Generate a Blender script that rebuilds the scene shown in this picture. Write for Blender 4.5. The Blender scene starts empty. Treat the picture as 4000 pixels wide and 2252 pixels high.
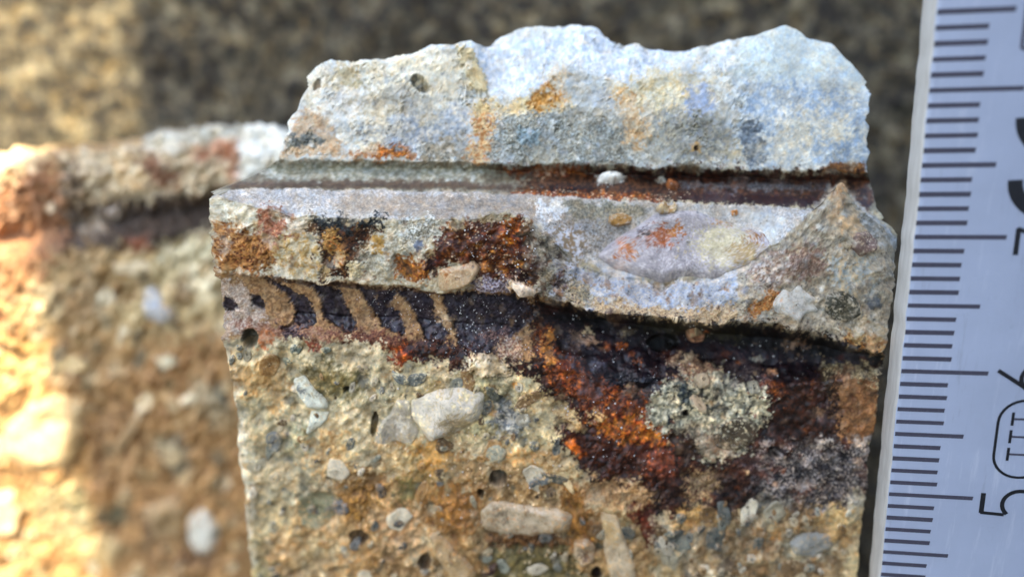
import bpy, math, random
import numpy as np
from mathutils import Vector, Matrix

MM = 0.001
# ------------------------------------------------------------------ camera
PITCH = math.radians(15.0)
FPX, CXP, CYP = 3100.0, 2000.0, 1126.0           # focal length and centre in picture units
DIST = 60.0                                       # mm from lens to the front of the fragment
CAM = np.array([0.0, -DIST*math.cos(PITCH), DIST*math.sin(PITCH)])
RGT = np.array([1.0, 0, 0]); UPV = np.array([0, math.sin(PITCH), math.cos(PITCH)]); FWD = np.array([0, math.cos(PITCH), -math.sin(PITCH)])
sc = bpy.context.scene
C = sc.collection
cd = bpy.data.cameras.new('camera'); cam = bpy.data.objects.new('camera', cd); C.objects.link(cam)
cam.location = CAM*MM; cam.rotation_euler = (math.pi/2-PITCH, 0, 0)
cd.sensor_width = 36; cd.lens = FPX/4000*36; cd.clip_start = 0.004; cd.clip_end = 50
cd.dof.use_dof = True; cd.dof.focus_distance = 60.2*MM; cd.dof.aperture_fstop = 11.0
sc.camera = cam
# ------------------------------------------------------------------ sky, sun, exposure
SUN_EL, SUN_AZ = math.radians(58), math.radians(0.0)   # sun stands behind the camera
w = bpy.data.worlds.new('World'); sc.world = w; w.use_nodes = True
nt = w.node_tree; bg = nt.nodes['Background']; sky = nt.nodes.new('ShaderNodeTexSky')
sky.sky_type = 'NISHITA'; sky.sun_disc = False; sky.sun_elevation = SUN_EL; sky.sun_rotation = math.pi
sky.air_density = 1.0; sky.dust_density = 1.5; sky.ozone_density = 1.0
nt.links.new(sky.outputs[0], bg.inputs[0]); bg.inputs[1].default_value = 0.12
sd = bpy.data.lights.new('sun', 'SUN'); sun = bpy.data.objects.new('sun', sd); C.objects.link(sun)
sd.energy = 3.3; sd.angle = math.radians(0.53); sd.color = (1.0, 0.86, 0.60)
sdir = Vector((math.sin(SUN_AZ)*math.cos(SUN_EL), -math.cos(SUN_AZ)*math.cos(SUN_EL), math.sin(SUN_EL)))
sun.rotation_euler = sdir.to_track_quat('Z', 'Y').to_euler()
sc.view_settings.view_transform = 'Standard'; sc.view_settings.look = 'None'
sc.view_settings.exposure = 2.6; sc.view_settings.gamma = 1.0
sc.cycles.max_bounces = 6
PAINT_GAIN = np.array([0.94, 0.865, 0.755])       # seen colour -> surface colour
def pig(c):
    c = np.clip(c, 0, 2); l = c.mean(-1, keepdims=True)
    return c*(np.maximum(l, .004)/.5)**.44*PAINT_GAIN

rng = np.random.default_rng(7)
random.seed(7)

# ------------------------------------------------------------------ helpers
def unproj(x, y, Y):
    """picture point + depth plane -> block coordinates (mm)"""
    x, y, Y = np.broadcast_arrays(np.asarray(x, float), np.asarray(y, float), np.asarray(Y, float))
    a = (x-CXP)/FPX; b = -(y-CYP)/FPX
    d = FWD + a[..., None]*RGT + b[..., None]*UPV
    t = (Y-CAM[1])/d[..., 1]
    return CAM + d*t[..., None]

def lin(c):
    c = np.asarray(c, float)/255
    return np.where(c <= .04045, c/12.92, ((c+.055)/1.055)**2.4)

def spec(h, wd, beta, lo, hi, seed, ax=1.0):
    """band limited fractal noise, zero mean, unit std"""
    r = np.random.default_rng(seed)
    fy = np.fft.fftfreq(h)[:, None]*ax; fx = np.fft.rfftfreq(wd)[None, :]
    f = np.sqrt(fx*fx+fy*fy); f[0, 0] = 1
    amp = f**(-beta/2)
    amp *= 1/(1+np.exp(-(f-1/hi)/(0.2/hi)))*1/(1+np.exp((f-1/lo)/(0.2/lo)))
    ph = r.standard_normal((h, wd//2+1))+1j*r.standard_normal((h, wd//2+1))
    n = np.fft.irfft2(amp*ph, s=(h, wd))
    return ((n-n.mean())/n.std()).astype(np.float32)

def sstep(a, b, x):
    t = np.clip((x-a)/(b-a+1e-9), 0, 1); return t*t*(3-2*t)

def blur1(a, s, axis):
    if s <= 0: return a
    r = int(3*s+1); k = np.exp(-.5*(np.arange(-r, r+1)/s)**2); k /= k.sum()
    p = [(0, 0)]*a.ndim; p[axis] = (r, r)
    q = np.pad(a, p, mode='edge'); n = a.shape[axis]
    out = np.zeros_like(a)
    for i, kv in enumerate(k):
        sl = [slice(None)]*a.ndim; sl[axis] = slice(i, i+n); out += kv*q[tuple(sl)]
    return out

class Canvas:
    """colour, relief (mm) and gloss drawn in the unwrapped plan of a fragment"""
    def __init__(s, x0, y0, x1, y1, st, seed):
        s.x0, s.y0, s.st = x0, y0, st
        s.w = int((x1-x0)/st); s.h = int((y1-y0)/st); s.seed = seed
        s.X, s.Y = np.meshgrid(x0+st*np.arange(s.w, dtype=np.float32), y0+st*np.arange(s.h, dtype=np.float32))
        s.col = np.zeros((s.h, s.w, 3), np.float32); s.hg = np.zeros((s.h, s.w), np.float32); s.rg = np.full((s.h, s.w), .85, np.float32); s.gr = np.full((s.h, s.w), .6, np.float32)
        N = lambda b, lo, hi, k: spec(s.h, s.w, b, lo/st, hi/st, seed+k)
        s.wx = N(2.2, 6, 90, 1); s.wy = N(2.2, 6, 90, 2)
        s.big = N(2.0, 30, 400, 3); s.mid = N(1.8, 10, 90, 4); s.fin = N(1.2, 5, 26, 5)
        s.mid2 = N(1.8, 12, 120, 6); s.mid3 = N(1.6, 8, 60, 7)
        s.wx += .2*N(1.2, 5, 24, 8); s.wy += .2*N(1.2, 5, 24, 9); s.grn = N(.6, 4, 12, 10)
    def facets(s, cell, seed, jit=.9):
        """broken faces: every cell of a jittered grid is a small tilted plane"""
        r = np.random.default_rng(seed); gx = int(s.w*s.st/cell)+4; gy = int(s.h*s.st/cell)+4
        jx, jy = r.uniform(-jit/2, jit/2, (2, gy, gx)); A, B, T = r.normal(0, 1, (3, gy, gx)); I = r.random((gy, gx))
        x = (s.X-s.x0+cell*.16*s.wx)/cell+1.5; y = (s.Y-s.y0+cell*.16*s.wy)/cell+1.5
        ix = x.astype(int); iy = y.astype(int); d1 = np.full(x.shape, 9., np.float32); d2 = d1.copy(); h = np.zeros_like(d1); idn = np.zeros_like(d1)
        for oy in (-1, 0, 1):
            for ox in (-1, 0, 1):
                cy = np.clip(iy+oy, 0, gy-1); cx = np.clip(ix+ox, 0, gx-1)
                dx = x-(cx+.5+jx[cy, cx]); dy = y-(cy+.5+jy[cy, cx]); d = np.sqrt(dx*dx+dy*dy*1.5)
                m = d < d1; d2 = np.where(m, d1, np.minimum(d2, d)); d1 = np.where(m, d, d1)
                h = np.where(m, A[cy, cx]*dx+B[cy, cx]*dy+.35*T[cy, cx], h); idn = np.where(m, I[cy, cx], idn)
        return h.astype(np.float32), idn.astype(np.float32), (d2-d1).astype(np.float32)
    def sdf(s, pts, rag, m):
        p = np.asarray(pts, np.float32)
        a = [max(0, int((p[:, 0].min()-m-s.x0)/s.st)), max(0, int((p[:, 1].min()-m-s.y0)/s.st)),
             min(s.w, int((p[:, 0].max()+m-s.x0)/s.st)+1), min(s.h, int((p[:, 1].max()+m-s.y0)/s.st)+1)]
        if a[2] <= a[0] or a[3] <= a[1]: return None, None
        sl = (slice(a[1], a[3]), slice(a[0], a[2]))
        x = s.X[sl]+rag*s.wx[sl]; y = s.Y[sl]+rag*s.wy[sl]
        d2 = np.full(x.shape, 1e12, np.float32); ins = np.zeros(x.shape, bool)
        for i in range(len(p)):
            ax, ay = p[i]; bx, by = p[(i+1) % len(p)]
            ex, ey = bx-ax, by-ay; L = ex*ex+ey*ey+1e-6
            t = np.clip(((x-ax)*ex+(y-ay)*ey)/L, 0, 1)
            dx = x-ax-t*ex; dy = y-ay-t*ey; d2 = np.minimum(d2, dx*dx+dy*dy)
            c = ((ay > y) != (by > y))
            xi = ax+(y-ay)*ex/(ey if abs(ey) > 1e-6 else 1e-6)
            ins ^= c & (x < xi)
        d = np.sqrt(d2); return sl, np.where(ins, -d, d)
    def reg(s, pts, cA, cB=None, rag=14, soft=8, a=1.0, h=0.0, dome=0.0, r=None, mix=(-.4, .6), n='mid', holes=0.0):
        """a patch with a ragged outline, two colours mingling in it"""
        sl, d = s.sdf(pts, rag, rag*3+soft+4)
        if sl is None: return
        m = sstep(soft, -soft, d)*a
        nz = getattr(s, n)[sl]
        if holes > 0: m = m*sstep(-holes-.25, -holes+.25, -s.mid3[sl]*.8-s.fin[sl]*.5+(1.6-2*holes)) if holes < 1 else m
        t = sstep(mix[0], mix[1], nz)[..., None] if cB is not None else 0
        c = lin(cA)*(1-t)+(lin(cB)*t if cB is not None else 0)
        s.col[sl] = s.col[sl]*(1-m[..., None])+c*m[..., None]
        if h or dome: s.hg[sl] += h*m+dome*np.clip(-d/25, 0, 1)*a
        if r is not None: s.rg[sl] = s.rg[sl]*(1-m)+r*m
    def ell(s, x, y, rx, ry=None, ang=0, *args, k=12, **kw):
        ry = ry or rx; t = np.linspace(0, 2*np.pi, k, endpoint=False); ca, sa = math.cos(math.radians(ang)), math.sin(math.radians(ang))
        px, py = rx*np.cos(t), ry*np.sin(t)
        s.reg(np.stack([x+px*ca-py*sa, y+px*sa+py*ca], 1), *args, **kw)
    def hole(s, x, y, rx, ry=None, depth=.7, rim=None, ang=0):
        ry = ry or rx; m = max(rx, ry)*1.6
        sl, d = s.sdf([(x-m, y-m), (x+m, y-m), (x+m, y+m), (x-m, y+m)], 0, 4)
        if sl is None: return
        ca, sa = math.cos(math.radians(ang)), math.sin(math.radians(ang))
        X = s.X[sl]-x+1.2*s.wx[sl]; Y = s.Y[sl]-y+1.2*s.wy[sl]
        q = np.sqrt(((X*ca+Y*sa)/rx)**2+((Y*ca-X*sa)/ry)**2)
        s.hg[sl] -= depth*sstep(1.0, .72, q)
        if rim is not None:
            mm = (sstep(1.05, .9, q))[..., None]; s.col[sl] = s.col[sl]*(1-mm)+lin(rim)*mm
    def specks(s, pts, n, c, size=(1.5, 4), h=.04, a=.9, seed=1):
        r = np.random.default_rng(s.seed*91+seed); p = np.asarray(pts)
        x = r.uniform(p[:, 0].min(), p[:, 0].max(), n*3); y = r.uniform(p[:, 1].min(), p[:, 1].max(), n*3)
        ok = inpoly(x, y, p); x = x[ok][:n]; y = y[ok][:n]
        for i in range(len(x)):
            k = r.uniform(*size); q = int(k/s.st)+2; ix = int((x[i]-s.x0)/s.st); iy = int((y[i]-s.y0)/s.st)
            sl = (slice(max(0, iy-q), max(0, iy+q+1)), slice(max(0, ix-q), max(0, ix+q+1)))
            if s.X[sl].size == 0: continue
            dx = s.X[sl]-x[i]; dy = (s.Y[sl]-y[i])*r.uniform(.8, 1.5); m = sstep(1.15, .7, np.sqrt(dx*dx+dy*dy)/k)*a
            cc = lin(c)*r.uniform(.7, 1.15)
            s.col[sl] = s.col[sl]*(1-m[..., None])+cc*m[..., None]; s.hg[sl] += h*m
    def sample(s, f, u, v):
        x = np.clip((u-s.x0)/s.st, 0, s.w-1.001); y = np.clip((v-s.y0)/s.st, 0, s.h-1.001)
        i = x.astype(int); j = y.astype(int); fx = (x-i); fy = (y-j)
        if f.ndim == 3: fx = fx[..., None]; fy = fy[..., None]
        return (f[j, i]*(1-fx)+f[j, i+1]*fx)*(1-fy)+(f[j+1, i]*(1-fx)+f[j+1, i+1]*fx)*fy

def inpoly(x, y, p):
    ins = np.zeros(x.shape, bool)
    for i in range(len(p)):
        ax, ay = p[i]; bx, by = p[(i+1) % len(p)]
        c = ((ay > y) != (by > y)); ins ^= c & (x < ax+(y-ay)*(bx-ax)/((by-ay) or 1e-9))
    return ins

def mesh_from(name, V, F, mat, parent=None, col=None, rgh=None, nrm=None, grn=None):
    me = bpy.data.meshes.new(name); V = np.ascontiguousarray(V, np.float32); F = np.ascontiguousarray(F, np.int32)
    k = F.shape[1]
    me.vertices.add(len(V)); me.vertices.foreach_set('co', V.ravel())
    me.loops.add(F.size); me.loops.foreach_set('vertex_index', F.ravel())
    me.polygons.add(len(F)); me.polygons.foreach_set('loop_start', np.arange(0, F.size, k, dtype=np.int32))
    me.polygons.foreach_set('use_smooth', np.ones(len(F), bool))
    me.update(calc_edges=True)
    if col is not None:
        at = me.attributes.new('Col', 'FLOAT_COLOR', 'POINT'); at.data.foreach_set('color', np.concatenate([col, np.ones((len(V), 1)) if grn is None else grn.reshape(-1, 1)], 1).astype(np.float32).ravel())
    if rgh is not None:
        at = me.attributes.new('Rgh', 'FLOAT', 'POINT'); at.data.foreach_set('value', rgh.astype(np.float32).ravel())
    if nrm is not None: me.normals_split_custom_set_from_vertices(nrm.astype(np.float32))
    me.materials.append(mat)
    o = bpy.data.objects.new(name, me); C.objects.link(o); o.parent = parent
    if parent is not None and parent.type == 'EMPTY': o.matrix_parent_inverse = Matrix.Translation(-parent.location)
    return o

def tag(o, label=None, cat=None, kind=None, group=None):
    if label: o['label'] = label
    if cat: o['category'] = cat
    if kind: o['kind'] = kind
    if group: o['group'] = group
    return o

def empty(name, loc=(0, 0, 0)):
    o = bpy.data.objects.new(name, None); C.objects.link(o); o.location = loc; o.empty_display_size = .005; return o

# ------------------------------------------------------------------ materials
class NT:
    def __init__(s, name):
        s.m = bpy.data.materials.new(name); s.m.use_nodes = True; s.t = s.m.node_tree; s.b = s.t.nodes['Principled BSDF']
    def n(s, typ, **kw):
        q = s.t.nodes.new(typ)
        for k, v in kw.items():
            if k in ('operation', 'data_type', 'blend_type', 'attribute_name', 'noise_dimensions', 'feature', 'noise_type'): setattr(q, k, v)
            else: q.inputs[k.replace('_', ' ')].default_value = v
        return q
    def l(s, a, b): s.t.links.new(a, b)
    def coords(s, scale=1000.0):
        tc = s.n('ShaderNodeTexCoord'); mp = s.n('ShaderNodeMapping'); s.l(tc.outputs['Object'], mp.inputs[0])
        mp.inputs['Scale'].default_value = (scale,)*3 if not isinstance(scale, tuple) else scale; return mp.outputs[0]
    def noise(s, vec, scale, detail=4, rough=.6):
        q = s.n('ShaderNodeTexNoise', Scale=scale, Detail=detail, Roughness=rough); s.l(vec, q.inputs['Vector']); return q.outputs['Fac']
    def ramp(s, fac, stops):
        q = s.n('ShaderNodeValToRGB'); s.l(fac, q.inputs[0]); e = q.color_ramp.elements
        while len(e) < len(stops): e.new(.5)
        for i, (p, c) in enumerate(stops): e[i].position = p; e[i].color = (*c, 1) if len(c) == 3 else c
        return q.outputs[0]
    def mix(s, fac, a, b, typ='MIX'):
        q = s.n('ShaderNodeMix', data_type='RGBA', blend_type=typ)
        for v, i in ((fac, 0), (a, 6), (b, 7)):
            if hasattr(v, 'links'): s.l(v, q.inputs[i])
            else: q.inputs[i].default_value = v if i == 0 else (*v, 1)
        return q.outputs[2]
    def maprange(s, v, a, b, c, d):
        q = s.n('ShaderNodeMapRange'); s.l(v, q.inputs[0])
        for i, x in enumerate((a, b, c, d)): q.inputs[i+1].default_value = x
        return q.outputs[0]
    def bump(s, h, dist, strength=1.0, prev=None):
        q = s.n('ShaderNodeBump', Strength=strength, Distance=dist); s.l(h, q.inputs['Height'])
        if prev is not None: s.l(prev, q.inputs['Normal'])
        return q.outputs[0]

def grey(v): return (v, v, v)

def mat_mortar():
    k = NT('mortar_surface'); v = k.coords()
    at = k.n('ShaderNodeAttribute', attribute_name='Col'); rg = k.n('ShaderNodeAttribute', attribute_name='Rgh')
    n1 = k.noise(v, 1.6, 6, .62); n2 = k.noise(v, 9.0, 3, .6)
    g = k.ramp(n1, [(.28, grey(.82)), (.5, grey(1.0)), (.72, grey(1.14))])
    gs = k.n('ShaderNodeMath', operation='MULTIPLY'); k.l(at.outputs['Alpha'], gs.inputs[0]); gs.inputs[1].default_value = 1.0
    c = k.mix(gs.outputs[0], at.outputs['Color'], g, 'MULTIPLY')
    g2 = k.ramp(n2, [(.3, grey(.85)), (.55, grey(1.0)), (.72, grey(1.14))])
    c = k.mix(gs.outputs[0], c, g2, 'MULTIPLY')
    hue = k.ramp(k.noise(v, .8, 4, .6), [(.3, (.96, .99, 1.03)), (.5, (1, 1, 1)), (.7, (1.05, 1.0, .94))])
    c = k.mix(1.0, c, hue, 'MULTIPLY')
    k.l(c, k.b.inputs['Base Color']); k.l(rg.outputs['Fac'], k.b.inputs['Roughness'])
    k.b.inputs['Specular IOR Level'].default_value = .35
    b1 = k.bump(n1, .000022, .6); b2 = k.bump(n2, .000016, .6, b1); k.l(b2, k.b.inputs['Normal'])
    for q in [x for x in k.t.nodes if x.type == 'BUMP']: k.l(gs.outputs[0], q.inputs['Strength'])
    return k.m

def mat_pebble(name, sss=0.0, rough=.4, cont=.25, tint=None):
    k = NT(name); v = k.coords()
    at = k.n('ShaderNodeAttribute', attribute_name='Col')
    n1 = k.noise(v, 1.1, 5, .65); n2 = k.noise(v, 6.0, 4, .6)
    g = k.ramp(n1, [(.3, grey(1-cont)), (.5, grey(1.0)), (.7, grey(1+cont))])
    c = k.mix(1.0, at.outputs['Color'], g, 'MULTIPLY')
    if tint: c = k.mix(k.maprange(k.noise(v, .7, 3, .5), .52, .62, 0, .75), c, tint)
    c = k.mix(k.maprange(n2, .62, .70, 0, .6), c, (.55, .52, .46))
    k.l(c, k.b.inputs['Base Color']); k.b.inputs['Roughness'].default_value = rough
    k.l(k.maprange(n2, .3, .7, rough*.7, min(1, rough*1.5)), k.b.inputs['Roughness'])
    if sss: k.b.inputs['Subsurface Weight'].default_value = sss; k.b.inputs['Subsurface Radius'].default_value = (1.0, .9, .8); k.b.inputs['Subsurface Scale'].default_value = .0007
    b = k.bump(n1, .00012, .7); b = k.bump(n2, .00004, .8, b); k.l(b, k.b.inputs['Normal'])
    return k.m

def mat_plain(name, c, rough=.6, spec_=.3):
    k = NT(name); k.b.inputs['Base Color'].default_value = (*c, 1); k.b.inputs['Roughness'].default_value = rough; k.b.inputs['Specular IOR Level'].default_value = spec_
    return k

def mat_rock(name, dark, mid, light, warm):
    k = NT(name); v = k.coords((1000, 1000, 1000))
    n0 = k.noise(v, .12, 4, .6); n1 = k.noise(v, .42, 6, .75); n2 = k.noise(v, .9, 4, .65)
    c = k.ramp(n1, [(.36, dark), (.5, mid), (.64, light)])
    c = k.mix(k.maprange(n2, .5, .68, 0, .7), c, warm)
    c = k.mix(1.0, c, k.ramp(n0, [(.3, (.42, .40, .36)), (.5, (.95, .95, .95)), (.7, (1.55, 1.5, 1.35))]), 'MULTIPLY')
    k.l(c, k.b.inputs['Base Color']); k.b.inputs['Roughness'].default_value = .9
    b = k.bump(n1, .0012, .9); b = k.bump(n2, .0005, .8, b); k.l(b, k.b.inputs['Normal'])
    return k.m

M_MORTAR = mat_mortar()
M_QUARTZ = mat_pebble('quartz', .55, .3, .22)
M_CHIP = mat_pebble('glassy_quartz', .10, .16, .3)
M_STONE = mat_pebble('aggregate_stone', 0, .6, .3)
M_LIME = mat_pebble('white_aggregate', .15, .75, .18)
M_GRAIN = mat_plain('salt_crystal', (.62, .6, .56), .25, .5).m
M_WALL = mat_rock('weathered_rock', (.007, .006, .005), (.038, .033, .021), (.30, .255, .16), (.26, .175, .065))

# ------------------------------------------------------------------ setting: rough wall behind, ground below, added unseen blocker that shades the place
def relief(name, P0, U, Vv, nu, nv, amp, mat, seed):
    n = spec(nv, nu, 2.3, 3, nu/2, seed)*amp+spec(nv, nu, 1.0, 2, 10, seed+1)*amp*.25
    a, b = np.meshgrid(np.linspace(0, 1, nu), np.linspace(0, 1, nv))
    N = np.cross(U, Vv); N /= np.linalg.norm(N)
    P = P0+a[..., None]*U+b[..., None]*Vv+n[..., None]*N
    i = np.arange(nu*nv).reshape(nv, nu); F = np.stack([i[:-1, :-1], i[:-1, 1:], i[1:, 1:], i[1:, :-1]], -1).reshape(-1, 4)
    return mesh_from(name, P.reshape(-1, 3)*MM, F, mat)
GZ = -66.0
tag(relief('wall', np.array([-190., 42, GZ-8]), np.array([380., 0, 0]), np.array([0., 26, 190.]), 700, 360, .45, M_WALL, 21), kind='structure')
tag(relief('ground', np.array([-190., -110, GZ-.8]), np.array([380., 0, 0]), np.array([0., 160, 0.]), 300, 130, .35, M_WALL, 31), kind='structure')
def box(name, lo, hi, mat, parent=None):
    x0, y0, z0 = lo; x1, y1, z1 = hi
    V = [(x0, y0, z0), (x1, y0, z0), (x1, y1, z0), (x0, y1, z0), (x0, y0, z1), (x1, y0, z1), (x1, y1, z1), (x0, y1, z1)]
    F = [(0, 3, 2, 1), (4, 5, 6, 7), (0, 1, 5, 4), (1, 2, 6, 5), (2, 3, 7, 6), (3, 0, 4, 7)]
    o = mesh_from(name, np.array(V)*MM, np.array(F), mat, parent)
    o.data.polygons.foreach_set('use_smooth', np.zeros(6, bool)); return o
shade = box('added_shade_blocker', (-52.0, -270, GZ), (700, -230, 520), mat_plain('shade_blocker_grey', (.34, .33, .32), .9).m)  # unseen box added behind the camera to keep the sun off most of it
tag(shade, kind='structure')

# ------------------------------------------------------------------ fragment sheets
def build_grid(keys, rows, ncol, smooth=(2.0, 5.0), jit=None):
    jit = jit or [0]*len(keys)
    """keys: list of polylines (x, y, depth) bottom to top -> vertex grid in mm and its unwrapped plan coordinates"""
    u = np.linspace(0, 1, ncol); K3, KU = [], []
    for kp in keys:
        a = np.array(kp, float); x = a[0, 0]+(a[-1, 0]-a[0, 0])*u
        y = np.interp(x, a[:, 0], a[:, 1]); d = np.interp(x, a[:, 0], a[:, 2])
        y = blur1(y, smooth[1], 0); d = blur1(d, smooth[1], 0)
        y0 = y; jn = spec(8, ncol*2, 2.2, 16, 160, 900+len(K3))[0, :ncol]; y = y+jn*jit[len(K3)]; d = d+spec(8, ncol*2, 2.2, 50, 260, 950)[0, :ncol]*jit[len(K3)]*.02
        K3.append(unproj(x, y, d)); KU.append(np.stack([x, y0], 1))
    P, UV, seg = [], [], []
    for i, n in enumerate(rows):
        t = np.arange(n)/n
        for q in t: P.append(K3[i]*(1-q)+K3[i+1]*q); UV.append(KU[i]*(1-q)+KU[i+1]*q); seg.append(i)
    P.append(K3[-1]); UV.append(KU[-1]); seg.append(len(rows)-1)
    P = np.array(P); UV = np.array(UV); P = blur1(P, smooth[0], 0)
    return P, UV, np.array(seg)

def normals(P):
    du = np.gradient(P, axis=1); dv = np.gradient(P, axis=0); n = np.cross(du, dv)
    return n/(np.linalg.norm(n, axis=-1, keepdims=True)+1e-12)

def close_grid(P, UV, col, rg, yb, zb):
    """adds the ground row, the back and both side columns"""
    lo = P[0].copy(); lo[:, 2] = zb; UL = UV[0].copy()
    t1 = P[-1].copy(); t1[:, 1] = yb; t1[:, 2] -= .9
    t2 = t1.copy(); t2[:, 2] = zb
    P = np.concatenate([lo[None], P, t1[None], t2[None]]); col = np.concatenate([col[:1], col, col[-1:], col[-1:]]); rg = np.concatenate([rg[:1], rg, rg[-1:], rg[-1:]])
    L = P[:, :1].copy(); L[..., 1] = yb; R = P[:, -1:].copy(); R[..., 1] = yb
    P = np.concatenate([L, P, R], 1); col = np.concatenate([col[:, :1], col, col[:, -1:]], 1); rg = np.concatenate([rg[:, :1], rg, rg[:, -1:]], 1)
    return P, col, rg

class Surf:
    """lookup from plan coordinates to the outermost point of a sheet"""
    def __init__(s, P, UV, x0, y0, x1, y1, st=5):
        s.x0, s.y0, s.st = x0, y0, st; s.w = int((x1-x0)/st)+1; s.h = int((y1-y0)/st)+1
        p = P.reshape(-1, 3); uv = UV.reshape(-1, 2); o = np.argsort(-p[:, 1])
        i = np.clip(((uv[o, 0]-x0)/st).astype(int), 0, s.w-1); j = np.clip(((uv[o, 1]-y0)/st).astype(int), 0, s.h-1)
        G = np.full((s.h, s.w, 3), np.nan); G[j, i] = p[o]
        for _ in range(40):
            m = np.isnan(G[..., 0])
            if not m.any(): break
            for ax, sh in ((0, 1), (0, -1), (1, 1), (1, -1)):
                r = np.roll(G, sh, ax); mm = m & ~np.isnan(r[..., 0]); G[mm] = r[mm]; m = np.isnan(G[..., 0])
        G = np.nan_to_num(G); s.raw = G
        G = blur1(blur1(G, 1.6, 0), 1.6, 1); s.G = G
        n = -np.cross(np.gradient(G, axis=1), np.gradient(G, axis=0)); n[n[..., 1] > 0] *= -1
        n = blur1(blur1(n/(np.linalg.norm(n, axis=-1, keepdims=True)+1e-9), 3, 0), 3, 1)
        s.N = n/(np.linalg.norm(n, axis=-1, keepdims=True)+1e-9)
    def at(s, x, y, f=None):
        f = s.G if f is None else f
        a = np.clip((np.asarray(x)-s.x0)/s.st-.5, 0, s.w-1.01); b = np.clip((np.asarray(y)-s.y0)/s.st-.5, 0, s.h-1.01)
        i = a.astype(int); j = b.astype(int); fx = (a-i)[..., None]; fy = (b-j)[..., None]
        return (f[j, i]*(1-fx)+f[j, i+1]*fx)*(1-fy)+(f[j+1, i]*(1-fx)+f[j+1, i+1]*fx)*fy

def pebble(surf, parent, pts, colr, mat, height=.4, name='pebble', flat=.6, seed=0, spots=(), rough=.12, label=None, stain=.85):
    """a stone sitting in the mortar: outline traced in plan, domed top with facets, rim sunk below the mortar"""
    r = np.random.default_rng(seed+1000); p = np.asarray(pts, float); c = p.mean(0)
    ang = np.arctan2(p[:, 1]-c[1], p[:, 0]-c[0]); rad = np.hypot(p[:, 0]-c[0], p[:, 1]-c[1]); o = np.argsort(ang); ang, rad = ang[o], rad[o]
    size = rad.max(); na = int(np.clip(size/1.3, 18, 240)); nr = int(np.clip(size/4.5, 5, 90))
    th = np.linspace(-np.pi, np.pi, na, endpoint=False)
    # straight edges between the traced corners
    R = np.zeros(na)
    for q, t in enumerate(th):
        i = np.searchsorted(ang, t) % len(ang); i0 = i-1
        a0, a1 = ang[i0], ang[i]; r0, r1 = rad[i0], rad[i]
        if a1 <= a0: a1 += 2*np.pi
        tt = t if t >= a0 else t+2*np.pi
        den = r0*math.sin(tt-a0)+r1*math.sin(a1-tt)
        R[q] = r0*r1*math.sin(a1-a0)/den if abs(den) > 1e-6 and (a1-a0) < 2.6 else r0+(r1-r0)*(tt-a0)/(a1-a0)
    R = np.convolve(np.concatenate([R[-1:], R, R[:1]]), [.2, .6, .2], 'valid')
    R = R*(1+.05*np.convolve(np.tile(r.standard_normal(na), 3), np.ones(7)/7, 'same')[na:2*na]*min(1, 26/size))
    rr = np.linspace(0, 1, nr+1)[1:]**.85
    X = c[0]+np.outer(rr, R*np.cos(th)); Y = c[1]+np.outer(rr, R*np.sin(th))
    X = np.concatenate([[c[0]], X.ravel()]); Y = np.concatenate([[c[1]], Y.ravel()]); q = np.concatenate([[0], np.repeat(rr, na)])
    prof = np.where(q < flat, 1.0, 1-((q-flat)/(1-flat))**2.2*1.0)
    fx, fy = r.normal(0, .35, 2)
    hgt = height*prof*(1+fx*(X-c[0])/size+fy*(Y-c[1])/size)
    for _ in range(4):
        kx, ky = r.normal(0, 2.2/size, 2); ph = r.uniform(0, 6); hgt += height*rough*np.sin(kx*(X-c[0])+ky*(Y-c[1])+ph)*prof
    hgt = np.where(q > .985, -.35, hgt)
    P = surf.at(X, Y)+surf.at(X, Y, surf.N)*hgt[:, None]
    F = []
    for i in range(na): F.append((0, 1+(i+1) % na, 1+i))
    T = np.array(F)
    a = 1+np.arange(na); b = 1+(np.arange(na)+1) % na; Q = []
    for k in range(nr-1):
        Q.append(np.stack([a+k*na, b+k*na, a+(k+1)*na], 1)); Q.append(np.stack([b+k*na, b+(k+1)*na, a+(k+1)*na], 1))
    F = np.concatenate([T[:, ::-1]*1]+Q) if nr > 1 else T
    cols = np.tile(pig(lin(colr)), (len(P), 1))*1.0
    k_ = surf.cv; nz = lambda f: k_.sample(f, X, Y)
    wX, wY, f1, f2 = nz(k_.wx), nz(k_.wy), nz(k_.mid3), nz(k_.fin)
    for (sx, sy, srx, sry, sc_) in spots:
        m = (sstep(1.2, .55, np.hypot((X-sx+14*wX)/srx, (Y-sy+14*wY)/sry)+.22*f2)*.95)[:, None]; cols = cols*(1-m)+pig(lin(sc_))*m
    stn = np.clip(stain*sstep(.1, 1.3, f1+.5*f2+1.6*(q-.55)), 0, .95)[:, None]
    cols = cols*(1-stn)+pig(k_.sample(k_.col, X, Y))*stn
    cols = cols*(1+.10*f1+.08*f2)[:, None].clip(.6, 1.4)
    # face outward
    n = np.cross(P[F[0, 1]]-P[F[0, 0]], P[F[0, 2]]-P[F[0, 0]])
    if n[1] > 0: F = F[:, ::-1]
    ob = mesh_from(name, P*MM, F, mat, parent, col=cols)
    if label: ob['label'] = label
    return ob

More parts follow.
